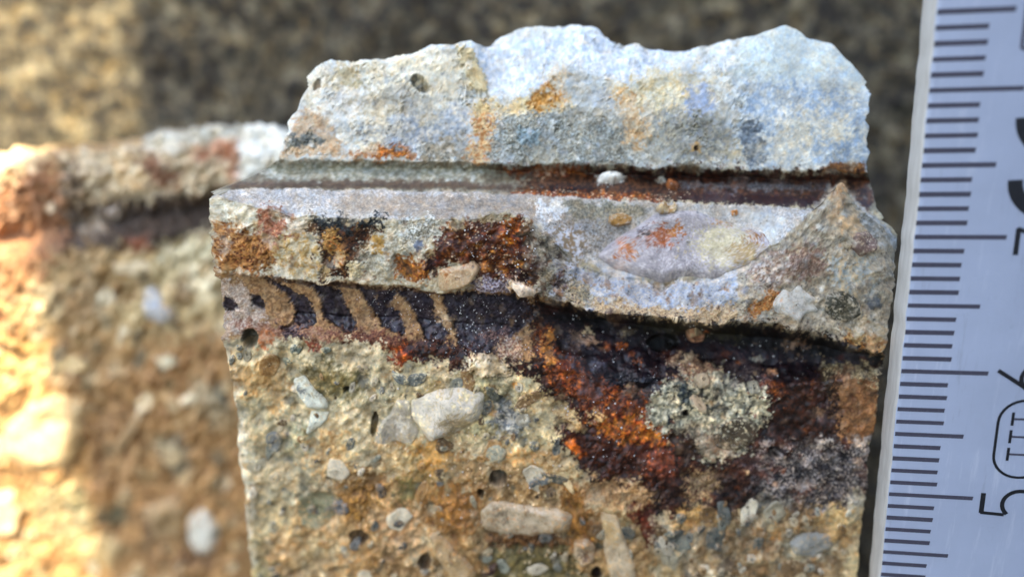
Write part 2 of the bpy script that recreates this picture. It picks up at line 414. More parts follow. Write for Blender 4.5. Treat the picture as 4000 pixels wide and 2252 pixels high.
# ================================================================== the near fragment
KEYS = [
 [(992, 2340, 5.0), (1500, 2340, 2.0), (2600, 2340, .4), (3335, 2340, .8)],
 [(955, 1900, 3.2), (1400, 1900, 1.0), (2200, 1880, 0), (2900, 1900, .6), (3385, 1900, .8)],
 [(915, 1560, 1.8), (1500, 1560, .3), (2200, 1560, .5), (2800, 1560, .9), (3425, 1560, .8)],
 [(880, 1322, .6), (1200, 1325, 0), (1600, 1345, 0), (2000, 1400, .1), (2400, 1480, .8), (2900, 1520, .8), (3440, 1470, .6)],
 [(868, 1210, .8), (1200, 1220, 1.0), (1600, 1235, 1.0), (2000, 1270, 1.2), (2400, 1350, 3.0), (2900, 1410, 3.4), (3442, 1430, 2.6)],
 [(855, 1105, .4), (1000, 1100, .5), (1200, 1104, .6), (1400, 1118, .7), (1700, 1142, .7), (2000, 1164, 1.0), (2300, 1240, 3.6), (2700, 1296, 4.4), (3000, 1312, 4.2), (3300, 1372, 3.4), (3447, 1392, 2.4)],
 [(838, 1060, .2), (1000, 1078, .1), (1200, 1095, 0), (1400, 1108, 0), (1700, 1130, .2), (1900, 1140, .3), (2100, 1150, .3), (2300, 1210, 0), (2500, 1235, -.2), (2700, 1262, -.2), (2900, 1260, -.1), (3050, 1265, 0), (3200, 1310, 0), (3300, 1355, .2), (3458, 1376, .6)],
 [(828, 930, 0), (1400, 980, -.3), (1700, 990, -.4), (2000, 990, -.3), (2100, 1040, .1), (2300, 1140, .8), (2500, 1180, .7), (2700, 1200, .6), (2900, 1150, .3), (3100, 1060, .1), (3290, 1000, 0), (3400, 1080, .2), (3495, 1150, 1)],
 [(825, 770, .3), (900, 775, .2), (1000, 812, .1), (1150, 838, 0), (1400, 850, 0), (1700, 862, -.2), (1850, 845, -.2), (1980, 832, -.2), (2060, 855, .3), (2150, 940, 1.2), (2260, 1040, 2.2), (2400, 1080, 2.6), (2700, 1100, 2.4), (2900, 1030, 1.6), (3050, 930, 1.0), (3200, 800, .9), (3272, 722, 1.0), (3292, 706, 1.0), (3312, 745, 1.0), (3345, 800, 1.0), (3400, 850, 1.2), (3460, 900, 1.6), (3505, 990, 2.5)],
 [(830, 760, 2.0), (1000, 778, 2), (1500, 800, 2), (2000, 805, 2.2), (2150, 850, 3.2), (2400, 900, 4.4), (2700, 900, 4.4), (2950, 880, 3.8), (3150, 850, 3), (3290, 830, 2.6), (3400, 830, 3.0), (3495, 905, 4)],
 [(840, 748, 4.0), (1000, 736, 4.6), (1500, 742, 4.8), (2000, 755, 4.8), (2500, 785, 4.8), (3000, 805, 4.8), (3300, 815, 4.8), (3450, 850, 5)],
 [(900, 727, 6.0), (1500, 722, 6.2), (2000, 730, 6.2), (2600, 748, 6.2), (3100, 768, 6.2), (3430, 800, 6.2)],
 [(1040, 662, 7.6), (1500, 658, 7.6), (2000, 668, 7.8), (2600, 690, 8.0), (3100, 702, 8.0), (3400, 708, 7.8)],
 [(1075, 622, 6.6), (1500, 627, 6.6), (1900, 640, 6.6), (2200, 642, 6.6), (2600, 652, 6.6), (2900, 664, 6.6), (3375, 668, 6.6)],
 [(1128, 500, 7.0), (1500, 440, 7.2), (1900, 500, 7.2), (2300, 470, 7.2), (2600, 470, 7.2), (3000, 470, 7.2), (3392, 500, 7.2)],
 [(1190, 350, 7.8), (1230, 290, 8), (1400, 250, 8.2), (1600, 225, 8.2), (1700, 195, 8.3), (1800, 178, 8.4), (1830, 205, 8.4), (1870, 290, 8.2), (1900, 370, 8), (2000, 380, 8), (2100, 345, 8), (2170, 290, 8.2), (2220, 260, 8.2), (2300, 290, 8.3), (2400, 330, 8.3), (2500, 310, 8.4), (2700, 285, 8.6), (2850, 260, 8.8), (3000, 235, 9), (3200, 265, 8.8), (3300, 310, 8.6), (3391, 380, 8.2)],
 [(1213, 285, 9.0), (1250, 250, 9.1), (1290, 232, 9.2), (1400, 237, 9.6), (1500, 226, 9.6), (1620, 206, 9.6), (1680, 178, 9.6), (1800, 163, 9.8), (1870, 172, 11), (1900, 186, 12), (1960, 142, 12.2), (2020, 112, 12.3), (2100, 98, 12.4), (2200, 98, 12.4), (2330, 110, 12.2), (2390, 160, 11.8), (2440, 182, 11.6), (2480, 168, 11.6), (2560, 196, 11.6), (2700, 200, 11.6), (2820, 162, 11.4), (2950, 138, 11), (3070, 98, 10.8), (3110, 115, 10.8), (3150, 146, 10.6), (3250, 166, 10.4), (3310, 232, 9.8), (3388, 325, 9.2)],
]
MX0, MY0, MX1, MY1 = 780, 60, 3560, 2420
cv = Canvas(MX0, MY0, MX1, MY1, 2.0, 100)
c_ = lambda a, b: lin(a)*(1-b)+lin(b)
def fill(cv, A, B, n):
    t = sstep(-.8, .8, n)[..., None]; cv.col[:] = lin(A)*(1-t)+lin(B)*t
fill(cv, (196, 188, 160), (168, 160, 136), cv.mid)
# lower face: pale grey green above, tan to brown further down
cv.reg([(860, 1700), (1200, 1740), (1500, 1700), (1850, 1760), (2150, 1820), (2400, 2000), (2700, 2150), (3560, 2150), (3560, 2420), (780, 2420)], (182, 154, 112), (152, 124, 86), rag=45, soft=60, n='mid2')
cv.reg([(900, 1330), (2100, 1420), (2100, 1700), (1700, 1680), (1200, 1700), (950, 1600)], (206, 200, 176), (176, 174, 152), rag=30, soft=40, n='mid')
cv.reg([(2600, 1900), (3360, 1900), (3360, 2300), (2600, 2300)], (176, 158, 128), (150, 128, 98), rag=30, soft=40, n='mid2')
cv.reg([(990, 1450), (1130, 1420), (1110, 1640), (1000, 1700), (940, 1560)], (190, 160, 112), (172, 146, 108), rag=20, soft=20, a=.8)
cv.reg([(1250, 1390), (1420, 1380), (1430, 1520), (1330, 1560), (1240, 1480)], (150, 140, 92), (128, 122, 84), rag=20, soft=25, a=.85)
cv.reg([(1000, 1730), (1250, 1640), (1300, 1800), (1130, 1900), (960, 1860)], (172, 164, 138), (186, 150, 100), rag=24, soft=25, n='mid2')
cv.reg([(1560, 1700), (1750, 1730), (1800, 1850), (1640, 1900), (1500, 1840)], (184, 150, 96), (164, 126, 78), rag=24, soft=20)
cv.reg([(1300, 1880), (1480, 1850), (1540, 1990), (1450, 2080), (1340, 1990)], (170, 130, 76), (152, 118, 72), rag=20, soft=20)
cv.reg([(1080, 2080), (1330, 2050), (1450, 2200), (1380, 2330), (1020, 2330)], (190, 164, 124), (170, 138, 98), rag=24, soft=26)
cv.reg([(920, 2080), (1040, 2100), (1090, 2300), (980, 2340)], (136, 136, 106), (160, 152, 120), rag=16, soft=24)
cv.reg([(1930, 1960), (2220, 2090), (2260, 2140), (1940, 2110)], (166, 120, 74), (140, 96, 56), rag=14, soft=14)
cv.reg([(1900, 2130), (2180, 2110), (2300, 2260), (2240, 2400), (1880, 2400)], (138, 126, 82), (112, 104, 70), rag=20, soft=20, h=-.25)
cv.reg([(2180, 1880), (2290, 1890), (2330, 2080), (2300, 2200), (2230, 2080)], (168, 122, 60), (148, 100, 52), rag=14, soft=12)
cv.reg([(1980, 1700), (2140, 1720), (2230, 1830), (2120, 1880), (1980, 1820)], (196, 178, 146), (168, 136, 92), rag=18, soft=14)
cv.reg([(1650, 1500), (1900, 1480), (2120, 1560), (2180, 1700), (2060, 1760), (1900, 1720), (1780, 1690)], (188, 182, 150), (150, 142, 110), rag=18, soft=18)
cv.reg([(1930, 1540), (2060, 1600), (2080, 1690), (1960, 1690), (1900, 1610)], (120, 126, 118), (172, 178, 176), rag=16, soft=10, n='fin')
cv.reg([(930, 1560), (1120, 1600), (1340, 1560), (1420, 1700), (1330, 1800), (1280, 1900), (1100, 1960), (960, 1960)], (196, 192, 172), (166, 166, 148), rag=30, soft=26, n='mid')
cv.reg([(1280, 1620), (1440, 1560), (1460, 1740), (1560, 1760), (1500, 1850), (1330, 1800)], (204, 196, 168), (176, 160, 122), rag=24, soft=22, n='mid3')
cv.reg([(960, 1960), (1130, 1900), (1150, 2080), (1080, 2200), (980, 2200)], (188, 176, 144), (160, 154, 128), rag=24, soft=24)
cv.reg([(1440, 1960), (1560, 1930), (1700, 2060), (1680, 2200), (1520, 2160)], (192, 168, 132), (170, 138, 98), rag=24, soft=22, n='mid3')
cv.reg([(1600, 1880), (1850, 1900), (1860, 2060), (1700, 2060)], (176, 136, 86), (150, 112, 66), rag=24, soft=22, n='mid3')
cv.reg([(1560, 1740), (1720, 1790), (1700, 1900), (1580, 1900)], (154, 140, 92), (176, 150, 96), rag=22, soft=22, n='mid3', a=.8)
# pale worn arris on the left
cv.reg([(850, 1330), (905, 1340), (950, 1600), (980, 1900), (1010, 2400), (930, 2420), (840, 1500)], (214, 212, 200), (196, 196, 184), rag=8, soft=10)
# random aggregate printed through the mortar
def scatter(cv, poly, n, pal, size, seed, a=(.45, .9), h=.03):
    r = np.random.default_rng(seed); p = np.asarray(poly); k = 0
    while k < n:
        x = r.uniform(p[:, 0].min(), p[:, 0].max(), 1); y = r.uniform(p[:, 1].min(), p[:, 1].max(), 1)
        if not inpoly(x, y, p)[0]: continue
        k += 1; s_ = size[0]*(size[1]/size[0])**(r.random()**1.6); c = np.array(pal[r.integers(len(pal))])*r.uniform(.86, 1.1)
        cv.ell(x[0], y[0], s_, s_*r.uniform(.5, .95), r.uniform(0, 180), tuple(np.clip(c, 0, 250)), None, rag=r.uniform(1.5, 4), soft=2.5, a=r.uniform(*a), h=h*r.normal(0, 1), r=.7, k=r.integers(5, 9))
LOWER = [(890, 1340), (1600, 1380), (2050, 1480), (2200, 1750), (2450, 2050), (2500, 2400), (960, 2400)]
scatter(cv, LOWER, 420, [(140, 146, 136), (206, 196, 170), (150, 132, 96), (176, 170, 150), (120, 118, 100), (196, 160, 104), (132, 138, 140)], (7, 34), 5)
scatter(cv, [(2560, 1950), (3340, 1950), (3330, 2400), (2560, 2400)], 170, [(150, 152, 148), (196, 180, 150), (140, 110, 72), (110, 104, 92), (180, 130, 74)], (7, 30), 6)
cv.specks([(1400, 1500), (2150, 1500), (2300, 2250), (1400, 2250)], 700, (226, 216, 196), (1.5, 4), seed=2)
cv.specks([(1400, 1500), (2150, 1500), (2300, 2250), (1400, 2250)], 240, (66, 56, 46), (1.5, 4), h=-.04, seed=3)

# upper slab
SLAB = [(1040, 640), (1200, 60), (3440, 60), (3440, 668), (2900, 666), (2200, 642), (1500, 628)]
cv.reg(SLAB, (214, 218, 214), (190, 200, 204), rag=0, soft=2, n='mid', r=.9)
cv.reg([(1190, 250), (1800, 180), (1880, 330), (1700, 380), (1500, 400), (1300, 470), (1170, 420)], (220, 220, 208), (206, 202, 182), rag=16, soft=20)
cv.reg([(1230, 330), (1420, 300), (1480, 430), (1360, 490), (1240, 430)], (222, 224, 220), (204, 206, 200), rag=16, soft=16)
cv.reg([(1290, 255), (1400, 270), (1420, 350), (1330, 330)], (196, 186, 150), (170, 164, 132), rag=12, soft=10)
cv.reg([(1190, 430), (1270, 450), (1330, 560), (1360, 610), (1080, 612), (1120, 520)], (206, 190, 166), (196, 168, 136), rag=12, soft=12)
cv.reg([(1130, 520), (1250, 525), (1275, 570), (1110, 580)], (124, 132, 132), (146, 152, 148), rag=8, soft=7)
cv.reg([(1420, 430), (1620, 400), (1820, 420), (1830, 560), (1500, 590), (1380, 540)], (164, 176, 190), (186, 192, 196), rag=20, soft=18)
cv.reg([(1380, 400), (1560, 360), (1640, 430), (1460, 470)], (188, 180, 158), (172, 168, 154), rag=14, soft=16)
cv.reg([(1480, 560), (1560, 575), (1620, 590), (1640, 622), (1370, 620), (1380, 596)], (206, 142, 66), (176, 96, 44), rag=12, soft=8, n='fin')
cv.reg([(1640, 560), (1800, 530), (1850, 620), (1650, 630)], (186, 180, 164), (140, 140, 128), rag=14, soft=10, n='fin')
cv.reg([(1840, 420), (1960, 400), (1930, 500), (1900, 640), (1820, 640), (1850, 540)], (220, 196, 152), (196, 140, 86), rag=16, soft=10, n='mid3')
cv.reg([(1960, 440), (2200, 420), (2440, 470), (2480, 560), (2500, 645), (1900, 642), (1930, 520)], (138, 140, 130), (176, 186, 186), rag=20, soft=14, n='fin', mix=(-.9, .9))
cv.reg([(2030, 500), (2120, 510), (2110, 560), (2020, 550)], (150, 184, 204), None, rag=14, soft=12, a=.7)
cv.reg([(1840, 395), (2020, 390), (2120, 350), (2180, 300), (2240, 420), (2100, 440), (1960, 450), (1850, 440)], (222, 206, 160), (208, 186, 140), rag=12, soft=10)
cv.reg([(2110, 330), (2160, 258), (2215, 270), (2225, 330), (2200, 400), (2110, 430), (2060, 420)], (206, 148, 66), (222, 178, 110), rag=10, soft=8)
cv.reg([(1830, 200), (1880, 180), (2340, 100), (2390, 165), (2450, 190), (2720, 200), (2560, 290), (2420, 320), (2300, 260), (2180, 235), (2140, 320), (2060, 360), (1930, 375), (1870, 300)], (190, 206, 224), (206, 214, 220), rag=6, soft=10)
cv.reg([(2330, 330), (2480, 320), (2560, 260), (2760, 290), (2800, 360), (2620, 420), (2560, 500), (2440, 420)], (218, 214, 190), (206, 194, 156), rag=20, soft=18)
cv.reg([(2400, 350), (2460, 350), (2500, 430), (2600, 480), (2620, 560), (2460, 570), (2430, 470)], (220, 168, 94), (214, 190, 150), rag=18, soft=14, n='mid3')
cv.reg([(2280, 370), (2380, 350), (2400, 420), (2320, 420)], (172, 188, 212), None, rag=12, soft=12, a=.8)
cv.reg([(2560, 430), (2860, 400), (2900, 640), (2560, 650), (2520, 560)], (176, 178, 166), (150, 156, 158), rag=24, soft=20, n='mid3')
cv.reg([(2680, 340), (2770, 330), (2790, 430), (2690, 440)], (160, 180, 214), None, rag=14, soft=14, a=.85)
cv.reg([(2880, 310), (3120, 300), (3400, 370), (3400, 650), (2900, 650), (2860, 480)], (166, 186, 206), (188, 202, 212), rag=16, soft=24, n='mid2')
cv.reg([(2900, 150), (3100, 100), (3320, 230), (3400, 340), (3200, 330), (3000, 310), (2860, 310)], (204, 216, 214), (190, 204, 208), rag=14, soft=20)
cv.reg([(2900, 480), (2960, 465), (2990, 560), (2985, 640), (2920, 640), (2890, 560)], (118, 134, 152), (140, 156, 172), rag=8, soft=8)
cv.reg([(3010, 540), (3060, 560), (3080, 610), (3010, 620)], (206, 210, 206), None, rag=8, soft=8, a=.8)
cv.reg([(3230, 645), (3330, 630), (3375, 640), (3380, 680), (3200, 680)], (170, 120, 72), (126, 88, 56), rag=6, soft=6)
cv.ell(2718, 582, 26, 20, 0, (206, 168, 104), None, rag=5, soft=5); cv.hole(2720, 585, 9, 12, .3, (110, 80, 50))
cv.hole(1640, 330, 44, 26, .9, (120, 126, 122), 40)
cv.ell(1240, 330, 14, 22, 20, (150, 140, 120), None, rag=3, soft=4, h=-.2)
cv.reg([(1790, 175), (1850, 220), (1905, 330), (1895, 362), (1850, 355), (1800, 250)], (224, 214, 176), (206, 190, 150), rag=5, soft=5, h=.25)
scatter(cv, [(1900, 450), (2900, 420), (2900, 640), (1900, 636)], 130, [(120, 122, 116), (200, 204, 200), (150, 150, 136), (180, 190, 200)], (5, 17), 8, h=.02)
scatter(cv, [(1200, 280), (1850, 250), (1880, 600), (1120, 600)], 60, [(214, 214, 204), (176, 184, 190), (200, 190, 160)], (8, 28), 9, h=.02)
cv.specks([(1400, 480), (2850, 460), (2850, 640), (1400, 620)], 420, (92, 92, 84), (1.5, 3.5), h=-.04, a=.7, seed=4)
# saw marks on the right of the slab
ss = (cv.X > 2880) & (cv.Y > 330) & (cv.Y < 665)
saw = np.sin((cv.Y-.015*cv.X)*.42+2.5*cv.mid)*sstep(2880, 3080, cv.X)*ss*(.5+.5*sstep(-.5, .5, cv.mid2)); cv.hg += .03*saw; cv.col *= (1+.10*saw)[..., None]

# smooth bar groove behind the ledge
GR = [(1030, 628), (1500, 630), (1900, 642), (2200, 644), (2600, 655), (2900, 667), (3440, 672), (3460, 830), (3100, 800), (2500, 782), (2000, 752), (1500, 740), (1000, 734), (840, 745)]
cv.reg(GR, (150, 146, 128), (128, 122, 106), rag=4, soft=4, n='mid2', r=.6)
cv.reg([(1040, 640), (1180, 635), (1600, 645), (1900, 660), (1880, 700), (1400, 700), (1030, 700)], (160, 164, 150), (184, 190, 186), rag=8, soft=10, n='mid3')
cv.reg([(900, 712), (1500, 706), (2000, 716), (2000, 740), (1500, 734), (900, 735)], (130, 112, 94), (112, 96, 82), rag=4, soft=6)
cv.reg([(1850, 648), (2250, 648), (3400, 676), (3420, 790), (2900, 792), (2300, 775), (1980, 745), (2100, 700)], (84, 62, 50), (124, 84, 56), rag=14, soft=12, n='mid3', r=.5)
cv.reg([(2150, 728), (2330, 735), (2300, 760), (2150, 752)], (46, 38, 44), None, rag=8, soft=8)
cv.reg([(2200, 660), (2700, 672), (3380, 682), (3380, 712), (2700, 705), (2300, 700)], (56, 40, 38), (104, 58, 38), rag=8, soft=8, n='mid3', r=.4)
cv.reg([(1960, 652), (2260, 655), (2300, 680), (2120, 690), (1980, 672)], (176, 102, 42), (128, 66, 34), rag=8, soft=7, n='fin')
cv.reg([(2640, 712), (3000, 716), (3300, 722), (3300, 742), (3000, 744), (2680, 734)], (136, 140, 148), (90, 86, 92), rag=6, soft=7, n='fin', r=.35)
cv.reg([(2650, 752), (3100, 764), (3400, 790), (3400, 812), (2950, 800), (2650, 780)], (96, 62, 58), (74, 54, 60), rag=8, soft=8, r=.4)
cv.reg([(2000, 742), (2520, 752), (2600, 782), (2300, 782), (1990, 762)], (178, 108, 50), (140, 76, 42), rag=7, soft=6, n='fin')
cv.reg([(2330, 690), (2420, 676), (2440, 712), (2380, 724), (2330, 714)], (214, 218, 214), (190, 186, 176), rag=6, soft=5, h=.2)
cv.reg([(2560, 700), (2590, 684), (2600, 712)], (206, 206, 196), None, rag=5, soft=5)
cv.specks([(2000, 740), (2700, 750), (2700, 790), (2000, 775)], 130, (224, 204, 176), (1.5, 3.2), seed=5)

# ledge top
LT = [(828, 768), (845, 744), (1000, 736), (1500, 742), (2000, 756), (2500, 786), (3000, 806), (3300, 816), (3420, 846), (3500, 960), (3300, 760), (3050, 930), (2800, 1080), (2400, 1080), (2150, 940), (2060, 855), (1980, 830), (1850, 845), (1700, 862), (1150, 840), (1000, 812), (900, 775)]
cv.reg(LT, (204, 203, 200), (170, 168, 166), rag=2, soft=3, n='fin', mix=(-1.2, 1.2), r=.8)
cv.reg([(1350, 760), (2000, 765), (2300, 790), (2240, 880), (2080, 850), (1950, 830), (1700, 850), (1300, 830)], (182, 172, 158), (160, 150, 138), rag=10, soft=18, n='fin')
cv.reg([(2080, 790), (2200, 780), (2220, 830), (2150, 860), (2110, 840)], (214, 220, 226), (190, 190, 186), rag=12, soft=5, n='fin', h=.08)
cv.reg([(2200, 785), (2520, 800), (2520, 850), (2360, 860), (2220, 860)], (136, 136, 124), (176, 170, 150), rag=10, soft=8, n='fin')
cv.reg([(2120, 880), (2420, 850), (2480, 900), (2340, 1010), (2230, 1010)], (176, 178, 180), (140, 132, 118), rag=14, soft=14, n='fin')
cv.reg([(2120, 900), (2260, 880), (2300, 960), (2260, 1040)], (166, 148, 122), (186, 190, 200), rag=10, soft=10)
cv.reg([(2990, 840), (3080, 860), (2990, 960), (2960, 900)], (196, 204, 208), (182, 186, 186), rag=6, soft=6)
cv.reg([(2800, 812), (3010, 820), (3050, 900), (2960, 880)], (186, 190, 192), None, rag=6, soft=8)
# ledge front
cv.reg([(815, 765), (900, 772), (1000, 812), (1150, 838), (1400, 852), (1700, 864), (1850, 846), (1980, 832), (2060, 856), (2120, 960), (2120, 1150), (1700, 1132), (1200, 1096), (835, 1064)], (206, 202, 184), (182, 172, 146), rag=3, soft=3, n='mid3')
cv.reg([(815, 770), (980, 800), (1040, 850), (1000, 880), (900, 900), (815, 880)], (218, 216, 200), (196, 192, 172), rag=10, soft=12)
cv.reg([(830, 862), (960, 890), (1060, 940), (1090, 1020), (1000, 1064), (838, 1062)], (168, 108, 54), (190, 140, 84), rag=16, soft=16, n='mid3')
cv.reg([(1000, 815), (1080, 815), (1170, 870), (1190, 930), (1080, 960), (1010, 900)], (190, 140, 112), (160, 96, 70), rag=16, soft=12, n='fin')
cv.reg([(1080, 920), (1200, 900), (1250, 960), (1230, 1080), (1100, 1078), (1070, 1000)], (214, 204, 176), (196, 168, 112), rag=16, soft=12)
cv.reg([(1120, 850), (1200, 850), (1190, 910), (1120, 900)], (216, 210, 196), None, rag=8, soft=8)
cv.reg([(1210, 846), (1500, 850), (1510, 880), (1440, 900), (1360, 900), (1290, 930), (1200, 900)], (84, 92, 94), (46, 50, 52), rag=12, soft=6, n='fin', h=-.08)
cv.reg([(1240, 880), (1300, 900), (1390, 890), (1470, 890), (1440, 960), (1400, 1010), (1370, 1080), (1250, 1082), (1250, 1000)], (128, 80, 40), (66, 48, 36), rag=14, soft=7, n='mid3', h=-.1)
cv.reg([(1262, 890), (1310, 885), (1330, 970), (1290, 1000), (1260, 960)], (196, 156, 92), (160, 110, 50), rag=8, soft=5, h=.1)
cv.reg([(1310, 960), (1350, 970), (1340, 1060), (1310, 1050)], (206, 176, 130), (176, 120, 60), rag=6, soft=4, h=.08)
cv.reg([(1355, 1020), (1400, 1010), (1430, 1070), (1360, 1085)], (216, 204, 168), None, rag=8, soft=5, h=.05)
cv.reg([(1440, 920), (1560, 880), (1720, 860), (1740, 960), (1660, 1000), (1580, 1080), (1420, 1080), (1400, 1000)], (208, 206, 192), (180, 176, 156), rag=16, soft=10, n='fin')
cv.reg([(1560, 850), (1720, 866), (1690, 930), (1600, 960), (1560, 900)], (206, 210, 208), (136, 134, 118), rag=12, soft=10, n='fin')
cv.reg([(1440, 930), (1490, 920), (1510, 990), (1460, 980)], (196, 158, 86), None, rag=10, soft=8)
cv.ell(1632, 955, 16, 18, 0, (128, 140, 162), None, rag=4, soft=3)
cv.reg([(1530, 1020), (1600, 1000), (1680, 1030), (1670, 1090), (1560, 1098)], (190, 130, 56), (160, 96, 46), rag=10, soft=7, n='fin')
cv.reg([(1740, 890), (1850, 850), (1980, 838), (2060, 862), (2100, 960), (2100, 1080), (2020, 1130), (1900, 1100), (1800, 1020), (1700, 1040), (1660, 1010)], (156, 88, 40), (92, 50, 30), rag=16, soft=7, n='mid3', mix=(-.9, .5), r=.5)
cv.reg([(1960, 850), (2030, 860), (2040, 960), (1980, 1010), (1940, 930)], (196, 112, 30), (150, 72, 28), rag=14, soft=10, n='fin', a=.85, r=.45)
cv.reg([(2030, 900), (2090, 930), (2110, 1050), (2060, 1110), (1990, 1080), (2020, 990)], (70, 44, 40), (92, 46, 34), rag=14, soft=9, n='fin', r=.4)
cv.reg([(1740, 860), (1810, 842), (1820, 880), (1760, 900)], (140, 122, 92), (176, 160, 126), rag=8, soft=5)
cv.reg([(1840, 845), (1990, 826), (2020, 850), (1900, 870)], (186, 174, 140), (140, 120, 86), rag=8, soft=5, n='fin')
cv.reg([(1655, 1000), (1720, 990), (1720, 1060), (1660, 1060)], (84, 50, 46), (120, 56, 34), rag=10, soft=7)
cv.reg([(1830, 1100), (1960, 1080), (2010, 1130), (1980, 1180), (1850, 1150)], (176, 172, 190), (110, 86, 88), rag=12, soft=8, n='fin', mix=(-.3, .7))
cv.reg([(1985, 1085), (2040, 1100), (2105, 1130), (2100, 1160), (2020, 1150), (1985, 1120)], (224, 208, 190), (206, 176, 140), rag=8, soft=4, h=.3)
cv.specks([(1720, 860), (2080, 860), (2080, 1120), (1780, 1120)], 170, (226, 206, 178), (1.5, 4.5), seed=6)
# chipped bowl, band below the big quartz, fin on the right
cv.reg([(2060, 856), (2150, 940), (2260, 1040), (2330, 1100), (2300, 1210), (2110, 1150), (2090, 1040)], (160, 154, 136), (124, 118, 102), rag=8, soft=6, n='fin')
cv.reg([(2180, 1010), (2260, 1040), (2400, 1080), (2700, 1100), (2900, 1030), (3050, 930), (3100, 1000), (2960, 1130), (2800, 1240), (2500, 1232), (2300, 1205), (2150, 1150)], (166, 178, 200), (186, 186, 184), rag=8, soft=8, n='fin', mix=(-.8, 1.2))
cv.reg([(2160, 1140), (2300, 1160), (2500, 1190), (2700, 1210), (2960, 1180), (3000, 1250), (2720, 1262), (2500, 1240), (2300, 1215)], (206, 186, 152), (176, 150, 120), rag=10, soft=10, n='fin')
cv.reg([(2200, 1070), (2300, 1110), (2320, 1190), (2200, 1160)], (180, 166, 138), (140, 136, 124), rag=12, soft=10, n='fin')
FIN = [(2880, 1050), (3050, 930), (3200, 800), (3290, 700), (3340, 780), (3470, 890), (3540, 1000), (3540, 1390), (3300, 1360), (3180, 1310), (3020, 1262), (2880, 1262)]
cv.reg(FIN, (190, 182, 164), (164, 156, 142), rag=3, soft=4, n='fin', mix=(-.8, .8))
cv.reg([(2900, 1040), (3060, 960), (3160, 990), (3120, 1090), (2960, 1130)], (170, 148, 134), (190, 182, 176), rag=14, soft=14)
cv.reg([(3060, 985), (3200, 960), (3240, 1060), (3120, 1100)], (150, 118, 104), (176, 158, 146), rag=14, soft=12, n='fin')
cv.reg([(3250, 730), (3300, 705), (3310, 800), (3260, 830)], (206, 176, 142), (186, 150, 112), rag=7, soft=7)
cv.reg([(3240, 830), (3370, 850), (3380, 900), (3250, 890)], (206, 178, 140), None, rag=9, soft=9, a=.7)
cv.reg([(3340, 790), (3470, 890), (3520, 960), (3440, 960), (3370, 880)], (176, 182, 186), (146, 148, 146), rag=5, soft=8)
cv.reg([(3220, 1000), (3400, 1000), (3420, 1130), (3250, 1120)], (176, 184, 184), (190, 176, 150), rag=16, soft=16)
cv.reg([(2940, 1190), (3020, 1120), (3060, 1130), (3030, 1200), (2960, 1230), (2900, 1250)], (188, 118, 58), (206, 160, 104), rag=10, soft=6, n='fin')
cv.reg([(3380, 1160), (3430, 1150), (3450, 1200), (3400, 1210)], (120, 128, 140), None, rag=6, soft=6)
cv.reg([(3330, 1230), (3440, 1220), (3470, 1330), (3340, 1320)], (214, 206, 190), (190, 180, 160), rag=10, soft=9)
cv.reg([(3290, 1290), (3450, 1310), (3460, 1385), (3310, 1370)], (206, 178, 128), (170, 120, 66), rag=8, soft=8)
scatter(cv, FIN, 90, [(130, 132, 132), (206, 200, 186), (160, 130, 106), (190, 196, 198)], (5, 20), 12, h=.02)
scatter(cv, [(2180, 1040), (2900, 1110), (2900, 1230), (2180, 1170)], 90, [(128, 132, 140), (206, 204, 196), (190, 150, 104), (150, 120, 100)], (4, 13), 13, h=.02)
cv.specks([(2100, 860), (3060, 860), (3060, 1240), (2100, 1180)], 420, (84, 76, 68), (1.5, 3.5), h=-.04, a=.75, seed=7)
cv.specks([(2880, 1000), (3480, 900), (3450, 1300), (2900, 1250)], 300, (96, 90, 82), (1.5, 3.5), h=-.04, a=.7, seed=8)

QZ = [(2325, 1000), (2370, 950), (2470, 890), (2560, 830), (2640, 822), (2720, 818), (2800, 850), (2900, 880), (2990, 910), (3020, 960), (2960, 1010), (2880, 1050), (2780, 1085), (2640, 1098), (2500, 1082), (2400, 1050)]
sl_, d_ = cv.sdf(QZ, 3, 60); ringm = sstep(34, 6, d_)*sstep(-14, -2, d_)
cv.hg[sl_] -= .16*ringm; lowr = ringm*sstep(960, 1040, cv.Y[sl_])*.8
cv.col[sl_] = cv.col[sl_]*(1-.5*lowr[..., None])+lin((214, 214, 216))*.5*lowr[..., None]
# ribbed bar imprint
IMP = [(838, 1060), (1000, 1078), (1200, 1096), (1400, 1108), (1700, 1132), (2110, 1150), (2300, 1210), (2160, 1420), (1980, 1400), (1600, 1345), (1200, 1322), (875, 1322)]
cv.reg(IMP, (186, 152, 110), (150, 116, 82), rag=5, soft=6, n='mid3', r=.75)
cv.reg([(850, 1080), (980, 1130), (1040, 1240), (960, 1320), (870, 1310)], (176, 156, 142), (196, 186, 176), rag=14, soft=10, n='fin')
DARK, DK2 = (88, 80, 94), (58, 50, 58)
def lens(p, rg=.33): cv.reg(p, DARK, DK2, rag=3.5, soft=4, n='mid3', h=-.36, r=rg)
lens([(872, 1160), (915, 1165), (935, 1200), (900, 1218), (868, 1205)]); lens([(978, 1150), (1010, 1150), (1035, 1190), (1025, 1215), (985, 1190)])
lens([(1030, 1082), (1126, 1124), (1202, 1167), (1235, 1233), (1229, 1265), (1148, 1298), (1088, 1287), (1148, 1254), (1153, 1211), (1126, 1157)])
lens([(1200, 1108), (1322, 1125), (1349, 1189), (1392, 1249), (1392, 1287), (1349, 1298), (1322, 1271), (1262, 1238), (1257, 1189), (1235, 1135)])
lens([(1390, 1115), (1523, 1129), (1555, 1151), (1523, 1189), (1555, 1222), (1583, 1276), (1577, 1309), (1496, 1276), (1452, 1205), (1425, 1163)])
lens([(1540, 1128), (1670, 1145), (1708, 1205), (1735, 1265), (1757, 1298), (1724, 1340), (1659, 1320), (1626, 1233), (1588, 1178)])
